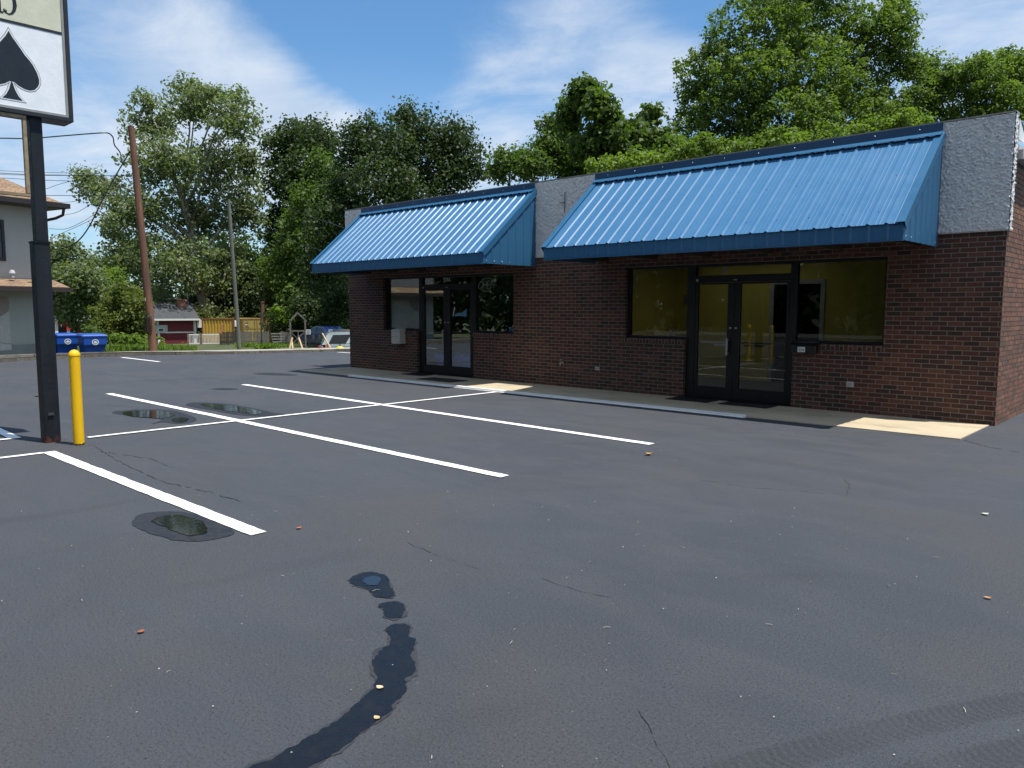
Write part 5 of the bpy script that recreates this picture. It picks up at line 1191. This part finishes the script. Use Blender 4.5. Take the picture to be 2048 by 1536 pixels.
# small white meter tube on the grey pole
p_ = P(471, 653, 28.1); MB().lathe([(0, 0), (.035, 0), (.035, .2), (0, .22)], tuple(p_), 10).thing('meter_tube', WHITE, 'short white tube fixed on the grey-green pole', 'tube')

# ================================================================== lower street: house, fences, containers, cars
def local(name, px, D, label, cat, turn=0.0, group=None):
    """root standing at distance D, its x axis to the right across the view, y away from the viewer"""
    p_ = P(px, 690, D); d = Vector((p_.x, p_.y)).normalized(); rz = atan2(-d.x, d.y)+turn
    return root(name, (p_.x, p_.y, ground_z(p_.x, p_.y)), label, cat, group, rz if abs(rz) > 1e-6 else 1e-5)
RED = plain('barn_red', (.16, .018, .028), (.13, .014, .024), rough=.7, scale=3)
hs = local('red_house', 245, 68, 'low dark red house with grey shingle roof and white trim behind the bushes', 'house', .12)
S = 68/F_PX
hw = 8.6
MB().box(-6.3, 6.2, 0, 7, 0, 2.3).build('wall', RED, hs)
mb = MB(); mb.prism([(-6.8, -.45, 2.25), (-6.8, 3.5, 3.75), (-6.8, 7.5, 2.25)], (13.3, 0, 0)); rf = mb.build('roof', SHG, hs)
mb = MB(); mb.box(-6.82, 6.52, -.50, -.455, 2.13, 2.29); mb.build('gutter', WHITE, rf)
mb = MB(); mb.box(5.2, 5.85, 2.3, 2.9, 3.3, 4.0); mb.box(5.12, 5.93, 2.22, 2.98, 4.0, 4.08); mb.build('chimney', plain('chimney_brick', (.30, .13, .08), (.22, .10, .07), rough=.9, scale=8), rf)
mb = MB(); mb.tube([(6.1, 2.6, 3.4), (6.1, 2.6, 4.6)], .02, 6); mb.tube([(6.0, 2.6, 4.55), (6.35, 2.6, 4.4)], .015, 5); mb.build('antenna', BRUSHED, rf)
mb = MB(); mb.box(-6.32, 6.22, -.03, -.003, .98, 1.10); mb.box(6.0, 6.23, -.035, -.003, 0, .98); mb.box(6.0, 6.23, -.035, -.003, 1.102, 2.12); mb.box(1.9, 2.1, -.035, -.003, 1.102, 2.12); mb.box(2.85, 3.03, -.032, -.003, 1.62, 2.12); mb.box(2.9, 3.1, -.035, -.003, 0, .978); mb.build('trim', WHITE, hs)
def hwin(x0, x1, z0, z1, f=.12):
    mb = MB(); mb.box(x0, x1, -.06, -.037, z0, z0+f); mb.box(x0, x1, -.06, -.037, z1-f, z1); mb.box(x0, x0+f, -.06, -.037, z0+f, z1-f); mb.box(x1-f, x1, -.06, -.037, z0+f, z1-f)
    w_ = mb.build('window', WHITE, hs); return w_
mb = MB(); mb.box(2.5, 3.75, -.05, -.036, 1.105, 1.72); w_ = mb.build('window', plain('grey_white_panel', (.52, .55, .55), rough=.6), hs)
mb = MB(); mb.box(2.9, 3.45, -.20, -.052, 1.12, 1.45); mb.build('air_conditioner', WHITE, w_); MB().box(2.97, 3.38, -.206, -.2015, 1.17, 1.40).build('grille', plain('grille_dark', (.08, .085, .08), rough=.6), w_)
# porch at the left end
mb = MB()
for x in (-5.9, -5.15, -4.3): mb.box(x, x+.22, -1.3, -1.1, 0, 2.12)
mb.box(-6.6, -3.9, -1.32, -1.08, 2.122, 2.25); mb.build('porch_post', WHITE, hs)
mb = MB(); mb.prism([(-6.8, -1.55, 2.255), (-6.8, -.46, 2.62), (-6.8, -.46, 2.255)], (3.2, 0, 0)); mb.build('porch_roof', SHG, hs)
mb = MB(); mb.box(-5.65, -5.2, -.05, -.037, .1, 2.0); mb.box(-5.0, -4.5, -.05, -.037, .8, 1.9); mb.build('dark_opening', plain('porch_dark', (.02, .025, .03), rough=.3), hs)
mb = MB()
for k, x in enumerate(np.linspace(-5.75, -3.8, 11)): mb.add([(x, -1.35, 2.1-.12*sin(pi*k/10)), (x+.17, -1.35, 2.1-.12*sin(pi*k/10)), (x+.08, -1.36, 1.75-.12*sin(pi*k/10))], [(0, 1, 2)], k % 2)
mb.add([(-4.35, -1.37, 2.05), (-3.95, -1.37, 2.0), (-3.98, -1.40, 1.5), (-4.3, -1.40, 1.35)], [(0, 1, 2, 3)], 0)
mb.thing('bunting', [plain('bunting_red', (.55, .03, .04), rough=.7), WHITE], 'red and white bunting hung along the porch of the red house', 'bunting') if False else mb.build('bunting', [plain('bunting_red', (.55, .03, .04), rough=.7), WHITE], hs)
MB().box(6.3, 6.75, -.2, .3, 1.45, 2.15).build('meter_box', WHITE, hs)

yf = local('swing_frame', 186, 60, 'yellow steel frame with a diagonal brace left of the tall shrub', 'frame', .1)
YEL = plain('frame_yellow', (.62, .50, .04), (.55, .44, .04), rough=.5)
mb = MB(); mb.tube([(-.42, 0, 0), (-.42, 0, 2.55)], .075, 8); mb.build('post', YEL, yf); mb = MB(); mb.tube([(-.42, 0, 2.5), (1.4, 0, 2.55)], .07, 8); mb.build('beam', YEL, yf); mb = MB(); mb.tube([(-.35, 0, 1.35), (.75, .05, 2.45)], .06, 8); mb.build('brace', YEL, yf)
mb = MB(); mb.tube([(1.4, 0, 0), (1.4, 0, 2.55)], .075, 8); mb.build('post', YEL, yf)

pk = local('picket_fence', 410, 66, 'white baluster fence with timber posts right of the red house', 'fence', .06)
def panel(x0, x1):
    mb = MB(); mb.box(x0, x1, -.02, .02, .12, .2); mb.box(x0, x1, -.02, .02, .88, .97)
    n = int((x1-x0)/.115)
    for k in range(n+1): x = x0+.03+(x1-x0-.06)*k/n; mb.box(x-.02, x+.02, -.018, .018, .2, .88)
    mb.build('panel', WHITE, pk)
panel(-1.25, -.42); panel(-.20, 1.22)
for x in (-1.32, -.31, 1.29): MB().box(x-.06, x+.06, -.06, .06, 0, 1.0).build('post', plain('fence_post_timber', (.25, .19, .11), rough=.9), pk)
PALLET = plain('grey_weathered_timber', (.20, .185, .16), (.11, .10, .09), rough=.95, scale=9); PALD = plain('dark_weathered_timber', (.06, .058, .054), (.035, .034, .032), rough=.95, scale=9)
def pallet_fence(px, w, label, m, seed, hgt=1.15):
    t = local('pallet_fence', px, 66.5, label, 'fence', .05, 'old pallets standing on edge as a fence'); rg = random.Random(seed); mb = MB(); x = -w/2
    while x < w/2-.09:
        h = hgt*rg.uniform(.93, 1.06); mb.box(x, x+.095, -.02+rg.uniform(-.01, .01), .0, rg.uniform(0, .08), h); x += .095+rg.choice([.008, .012, .02, .03])
    b = mb.build('boards', m, t); mb = MB()
    for z in (.25, .62, 1.0): mb.box(-w/2, w/2, .004, .06, z, z+.09)
    mb.build('rails', PALD, t)
pallet_fence(458, 1.5, 'dark slatted pallet left of the grey-green pole', PALD, 1, 1.1); pallet_fence(493, 1.0, 'grey upright pallet just right of the grey-green pole', PALLET, 2); pallet_fence(517, .85, 'grey upright pallet behind the thin post', PALLET, 3); pallet_fence(533, .6, 'grey upright pallet beside the leaning pallet', PALLET, 4); pallet_fence(571, .9, 'grey boards between the leaning pallet and the timber arch', PALLET, 5, 1.1)
lp = local('leaning_pallet', 556, 65.6, 'pale pallet leaning back against the fence left of the timber arch', 'pallet', -.1)
mb = MB()
for z in (.05, .28, .51, .74, .97): mb.bar((-.5+z*.0-.22*(z/1.0)+.12, -.30+.28*z, z), (.58-.22*(z/1.0)+.12, -.30+.28*z, z), .02, .10, (0, .3, 1))
mb.build('slats', PALLET, lp); mb = MB()
for x in (-.46, .0, .50): mb.bar((x+.12, -.27, 0), (x-.12, .02, 1.06), .05, .08, (0, 1, 0))
mb.build('stringers', PALD, lp)
# containers
CY = plain('container_yellow', (.52, .32, .035), (.38, .24, .05), rough=.6, scale=2.5, bumps=.2, bscale=9); CR = plain('container_rust', (.22, .075, .03), (.12, .045, .02), rough=.8, scale=5); CO = plain('container_ochre', (.42, .30, .085), (.34, .24, .07), rough=.6, scale=3)
cA = local('shipping_container', 437, 71, 'bright yellow corrugated container with rusty edges left of the grey-green pole', 'container', -.05)
hz = P(437, 636.5, 71).z-cA.location.z
mb = MB(); vs = []; xs = []; x = -1.28; k = 0
while x < 1.28: xs += [(x, 0), (x+.09, 0), (x+.13, .06), (x+.22, .06), (x+.26, 0)]; x += .26
for x, d in xs: vs += [(x, d, .15), (x, d, hz-.12)]
mb.add(vs, [(2*i, 2*i+2, 2*i+3, 2*i+1) for i in range(len(xs)-1)]); mb.box(-1.29, 1.29, .08, 6, .1, hz-.05); mb.build('shell', CY, cA)
mb = MB(); mb.box(-1.34, 1.40, -.03, .07, hz-.12, hz); mb.box(-1.34, 1.40, -.03, .07, .05, .15); mb.box(-1.38, -1.28, -.035, .07, .05, hz); mb.box(1.29, 1.42, -.035, .07, .05, hz); mb.build('frame', CR, cA)
cB = local('shipping_container', 515, 70, 'ochre container showing two doors with a black square mark right of the grey-green pole', 'container', .12)
hz = P(515, 636.5, 70).z-cB.location.z; w_ = 1.18
MB().box(-w_, w_, .06, 6, .1, hz-.03).build('shell', CO, cB)
mb = MB(); mb.box(-w_-.06, w_+.06, -.02, .08, hz-.12, hz); mb.box(-w_-.06, w_+.06, -.02, .08, .05, .18); mb.box(-w_-.07, -w_+.03, -.025, .08, .05, hz); mb.box(w_-.03, w_+.07, -.025, .08, .05, hz); mb.build('frame', plain('container_edge', (.25, .13, .05), rough=.8), cB)
for s, nm in ((-1, 'left'), (1, 'right')):
    x0, x1 = (-w_+.04, -.02) if s < 0 else (.03, w_-.04); mb = MB(); mb.box(x0, x1, .0, .055, .2, hz-.14)
    for z in (.25, .85, 1.35, 1.95): mb.box(x0+.04, x1-.04, -.02, -.001, z, z+.30) if z < hz-.5 else None
    d = mb.build('door', CO, cB); mb = MB()
    for x in (x0+.32, x1-.16): mb.tube([(x, -.045, .15), (x, -.045, hz-.1)], .022, 6)
    mb.build('lock_rod', plain('rod_dull', (.30, .24, .12), rough=.5), d)
    mb = MB()
    if s < 0:
        zt = hz-.42; mb.box(x0+.12, x0+.40, -.024, -.0215, zt-.30, zt, 0); mb.lathe([(0, 0), (.075, 0), (.075, .002), (0, .003)], (x0+.20, -.0265, zt-.15), 10, 1, (0, -1, 0)); mb.lathe([(0, 0), (.075, 0), (.075, .002), (0, .003)], (x0+.32, -.0265, zt-.15), 10, 1, (0, -1, 0)); mb.box(x0+.1, x0+.5, -.024, -.0215, zt-.46, zt-.40, 0)
    else:
        for (a, b, z) in ((.15, .35, hz-.5), (.45, .80, hz-.5), (.45, .66, hz-.66)): mb.box(x0+a, x0+b, -.024, -.0215, z, z+.07, 0)
        mb.lathe([(0, 0), (.05, 0), (.05, .002), (0, .003)], (x0+.33, -.0265, 1.05), 10, 0, (0, -1, 0))
    mb.build('marking', [INK, WHITE], d)
st_ = P(526, 637, 70.5); MB().lathe([(0, -1), (.16, -1), (.16, 1.45), (.20, 1.46), (.20, 1.56), (0, 1.57)], (st_.x, st_.y, st_.z), 12).thing('stove_pipe', plain('rusty_pipe', (.17, .085, .05), rough=.7), 'brown stove pipe rising behind the ochre container', 'pipe')
q = P(523, 697, 40); q.z = ground_z(q.x, q.y); MB().tube([q, P(522, 625, 40)], .035, 6).thing('thin_post', plain('dark_post', (.03, .03, .03), rough=.6), 'thin dark post before the ochre container doors', 'post')
q = P(442, 668, 65); MB().bar(q, P(446, 646, 65.5), .14, .03).thing('rusty_blade', CR, 'rusty strip leaning on the yellow container', 'strip')
# timber arch and props
ar = local('timber_arch', 597, 57, 'weathered timber arch with a peaked top over a low braced gate', 'arch', .1)
sa = 57/F_PX
def L2(px, py): return ((px-597)*sa, 0, (697-py)*sa+.0)
for x in (582, 611):
    a = L2(x, 697); b = L2(x, 638); MB().box(a[0]-.055, a[0]+.055, -.055, .055, 0, b[2]).build('post', PALLET, ar)
for q0, q1 in (((580.5, 644), (597.5, 624.5)), ((596, 624.5), (614, 643))):
    a, b = L2(*q0), L2(*q1); MB().bar(a, b, .10, .11, (0, 1, 0)).build('rafter', PALLET, ar)
mb = MB(); a, b = L2(583, 661.5), L2(610, 661.5); mb.bar(a, b, .06, .10); mb.bar(L2(583, 690), L2(610, 690), .05, .08); mb.bar(L2(583, 664), L2(600, 682), .05, .08, (0, 1, 0)); mb.bar(L2(584, 688), L2(609, 664), .05, .08, (0, 1, 0)); mb.bar(L2(597, 661), L2(597, 690), .05, .08, (0, 1, 0)); mb.build('gate', PALLET, ar)
TIM = plain('new_timber', (.52, .40, .24), (.42, .31, .18), rough=.8)
for px0, py0, px1, py1, D, lb in ((579.5, 697, 585, 675, 40, 'short timber prop leaning right at the foot of the arch'), (585.5, 697, 583.5, 680, 40, 'second short timber prop crossing behind the first'), (605, 697.5, 597.5, 675.5, 40, 'thin pale timber prop right of the arch gate'), (661.5, 697, 644.5, 666.5, 40, 'long pale timber leaning across the tail of the silver car')):
    a = P(px0, py0, D); a.z = max(a.z, ground_z(a.x, a.y)-.0); b = P(px1, py1, D+.3); MB().bar(a, b, .075, .04).thing('timber_prop', TIM, lb, 'timber', 'timber props by the kerb')
# small notice signs
def notice(px, py0, py1, pyb, D, label, wpx):
    s = D/F_PX; t = local('notice_sign', px, D, label, 'sign', 0); b = t.location.z; zt = P(px, py0, D).z-b; zb2 = P(px, py1, D).z-b; wd = wpx*s/2
    MB().box(-wd, wd, -.012, .0, zb2, zt).build('plate', WHITE, t); mb = MB()
    for k in range(4): z = zt-(zt-zb2)*(.18+.2*k); mb.box(-wd*.75, wd*(.75 if k % 2 == 0 else .5), -.016, -.0125, z-.012*(1.6 if k == 3 else 1), z+.012)
    mb.build('lettering', plain('notice_grey', (.10, .10, .10), rough=.6), t); MB().box(-.035, .035, .002, .05, 0, zt-.02).build('post', plain('dark_metal_post', (.02, .02, .022), rough=.5), t)
notice(617.5, 659, 668.5, 697, 45, 'small white notice sign on a dark post before the blue car', 8.5)
notice(662, 659, 666, 697, 56, 'small white notice sign behind the silver car', 7.5)

# ---------------------------------------------------------------- cars
def car(label, px, D, body, turn, prof, roofw, L, Wd, Hc, wheels, glassx, rails=False, lamps=()):
    t = local('parked_car', px, D, label, 'car', turn, 'cars parked on the lower street')
    paint = painted_metal('car_paint_'+str(px), body, tuple(x*.85 for x in body), .22, .8); gl = plain('car_glass', (.012, .014, .016), rough=.05)
    mb = MB(); lower, cabin = prof
    mb.prism([(x, -Wd/2, z) for x, z in lower], (0, Wd, 0)); bd_ = mb.build('body', paint, t, bevel=.05, seg=3)
    mb = MB(); n = len(cabin); ins = [0 if z < max(c[1] for c in cabin)*.72 else roofw for x, z in cabin]
    vs = [(x, -Wd/2+.03+i, z) for (x, z), i in zip(cabin, ins)]+[(x, Wd/2-.03-i, z) for (x, z), i in zip(cabin, ins)]
    mb.add(vs, [tuple(range(n)), tuple(range(2*n-1, n-1, -1))]+[(i, (i+1) % n, n+(i+1) % n, n+i) for i in range(n)]); mb.build('cabin', paint, t, bevel=.04, seg=2)
    zc0 = min(z for x, z in cabin); zc1 = max(z for x, z in cabin); f = lambda z: -Wd/2+.03+roofw*(z-zc0)/(zc1-zc0)
    for s in (-1, 1):
        for gpoly in glassx:
            mb = MB(); q = [(x, s*(-f(z)+.012)*1.0, z) for x, z in gpoly]; mb.prism(q, (0, -s*.02, 0)); mb.build('window', gl, t)
    for i, wx in enumerate(wheels):
        for s in (-1, 1):
            wh = MB().lathe([(0, -.11), (.33, -.11), (.35, -.09), (.35, .09), (.33, .11), (.22, .112)], (wx, s*(Wd/2-.09), .35), 26, 0, (0, s, 0)).build('wheel', BLACK, t)
            r = MB(); r.lathe([(.0, .113), (.05, .118), (.06, .113)], (wx, s*(Wd/2-.09), .35), 16, 0, (0, s, 0))
            for k in range(5):
                a = 2*pi*k/5; r.bar((wx+.05*cos(a), s*(Wd/2+.022), .35+.05*sin(a)), (wx+.22*cos(a), s*(Wd/2+.022), .35+.22*sin(a)), .045, .012, (0, 1, 0))
            r.build('rim', BRUSHED, wh)
    mb = MB(); mb.box(min(x for x, z in lower)+.3, max(x for x, z in lower)-.3, -Wd/2+.12, Wd/2-.12, .18, min(z for x, z in lower)+.02); mb.build('underside', BLACK, t)
    if rails:
        for s in (-1, 1):
            mb = MB(); mb.tube([(rails[0], s*(Wd/2-roofw-.1), zc1-.02), (rails[0]+.15, s*(Wd/2-roofw-.1), zc1+.06), (rails[1]-.15, s*(Wd/2-roofw-.1), zc1+.06), (rails[1], s*(Wd/2-roofw-.1), zc1-.02)], .022, 6); mb.build('roof_rail', BLACK, t)
    for nm, (x0, x1, z0, z1), c in lamps:
        for s in (-1, 1):
            y = s*(Wd/2-.10); mb = MB(); mb.box(x0, x1, min(y, y+s*.115), max(y, y+s*.115), z0, z1); mb.build(nm, plain(nm+str(px), c, rough=.15), t)
    return t
low1 = [(-2.2, .32), (2.2, .32), (2.28, .5), (2.25, .95), (2.1, 1.05), (-.9, 1.06), (-1.9, .98), (-2.25, .80), (-2.28, .5)]
cab1 = [(-1.05, 1.04), (-.25, 1.58), (.45, 1.68), (1.35, 1.62), (1.95, 1.36), (2.18, 1.03)]
car('dark blue hatchback-shaped utility car parked beyond the timber arch', 646, 60, (.009, .022, .100), -1.02, (low1, cab1), .16, 4.5, 1.82, 1.68, (-1.4, 1.38), [[(-.75, 1.10), (-.12, 1.52), (.42, 1.58), (.42, 1.10)], [(.50, 1.10), (.50, 1.58), (1.2, 1.53), (1.55, 1.12)]], False,
    [('tail_light', (2.15, 2.27, .88, 1.02), (.35, .01, .01)), ('headlight', (-2.22, -2.0, .76, .88), (.6, .62, .65))])
low2 = [(-2.4, .35), (2.4, .35), (2.45, .6), (2.4, .92), (1.2, 1.06), (-2.2, 1.08), (-2.42, .9), (-2.46, .5)]
cab2 = [(-2.32, 1.06), (-2.05, 1.62), (-1.8, 1.76), (.4, 1.78), (.75, 1.70), (1.35, 1.06)]
sv = car('silver-blue estate car with a roof rack half hidden behind the shop corner', 724, 45, (.36, .43, .46), .12, (low2, cab2), .14, 4.8, 1.85, 1.78, (-1.5, 1.5), [[(-1.98, 1.12), (-1.72, 1.60), (-.72, 1.62), (-1.02, 1.12)], [(-.82, 1.12), (-.52, 1.62), (.3, 1.62), (.3, 1.12)], [(.38, 1.12), (.38, 1.62), (.6, 1.60), (1.05, 1.12)]], (-1.7, .35),
    [('tail_light', (-2.47, -2.20, .66, .92), (.50, .012, .02)), ('reversing_light', (-2.19, -2.12, .66, .92), (.7, .7, .7))])
sv.location.z -= .33
q = P(651.5, 697, 40); rt = root('red_tub', (q.x, q.y, ground_z(q.x, q.y)), 'small red tub with a white rim standing at the tail of the silver car', 'tub')
zq = P(651.5, 698, 40).z; MB().prism([(q.x-.11, q.y-.08, zq), (q.x+.11, q.y-.08+.05, zq), (q.x+.14, q.y-.06, zq+.24), (q.x-.14, q.y-.10, zq+.24)], (-.10, .16, 0)).build('body', plain('tub_red', (.45, .012, .02), rough=.45), rt)
MB().tube([(q.x-.15, q.y-.12, zq+.24), (q.x+.15, q.y-.08, zq+.24), (q.x+.12, q.y-.06, zq+.0)], .022, 6).build('rim', WHITE, rt)
MB().box(q.x-.1, q.x+.1, q.y, q.y+.12, ground_z(q.x, q.y), zq-.002).build('stand', PALD, rt)
q = P(680, 697, 29.2); gm = root('ground_marker', (q.x, q.y, .084), 'yellow domed base with a short dark post before the silver car', 'marker')
MB().lathe([(0, 0), (.15, 0), (.14, .03), (.08, .065), (0, .075)], (q.x, q.y, .085), 16).build('dome', plain('marker_yellow', (.62, .56, .04), rough=.5), gm)
MB().tube([(q.x, q.y, .17), (q.x, q.y, .30)], .020, 8).build('post', BLACK, gm)

# ================================================================== weeds and grass behind the kerb
def tufts(name, n, fx, hh, wd, mat, seed, label):
    rg = np.random.default_rng(seed); V = []
    for i in range(n):
        x, y, z = fx(rg); h = rg.uniform(.5, 1.2)*hh; a = rg.uniform(0, 2*pi); ln = rg.uniform(.1, .7)*h; d = np.array((cos(a), sin(a), 0)); s = np.array((-sin(a), cos(a), 0))*wd*rg.uniform(.5, 1.2); b = np.array((x, y, z))
        V += [b-s, b+s, b+d*ln+s*.6+np.array((0, 0, h)), b+d*ln-s*.6+np.array((0, 0, h))]
    o = mesh_np(name, np.array(V), mat); tag(o, kind='stuff', label=label)
def bank(rg):
    px = rg.uniform(206, 392); D = rg.uniform(27.3, 33); q = P(px, 690, D); return q.x, q.y, ground_z(q.x, q.y)
tufts('weeds', 4200, bank, .13, .03, LEAF_LIME, 5, 'bright weeds and grass on the bank behind the kerb')
def bank2(rg):
    px = rg.choice([rg.uniform(215, 290), rg.uniform(318, 375)]); D = rg.uniform(30, 33); q = P(px, 690, D); return q.x, q.y, ground_z(q.x, q.y)
rg_ = np.random.default_rng(91); cs = []; rr = []
for i in range(230):
    x, y, z = bank2(rg_); h = rg_.uniform(.05, .5); cs.append((x, y, z+h)); rr.append(rg_.uniform(.10, .22))
tag(mesh_np('tall_weeds', leaf_mesh(np.array(cs), np.array(rr), 16, .13, rg_, .8), LEAF_LIME), kind='stuff', label='broad-leaved weeds round the foot of the shrub')
def verge(rg):
    px = rg.uniform(470, 600); D = rg.uniform(60, 66); q = P(px, 690, D); return q.x, q.y, ground_z(q.x, q.y)
tufts('verge_grass', 2500, verge, .22, .06, LEAF_LIME, 7, 'grass along the foot of the pallet fence')
def weed2(rg):
    q = P(rg.normal(532, 9), 690, rg.uniform(28.6, 29.2)); return q.x, q.y, ground_z(q.x, q.y)
tufts('kerb_weeds', 260, weed2, .20, .05, LEAF_LIME, 8, 'weed clump at the back of the pavement')
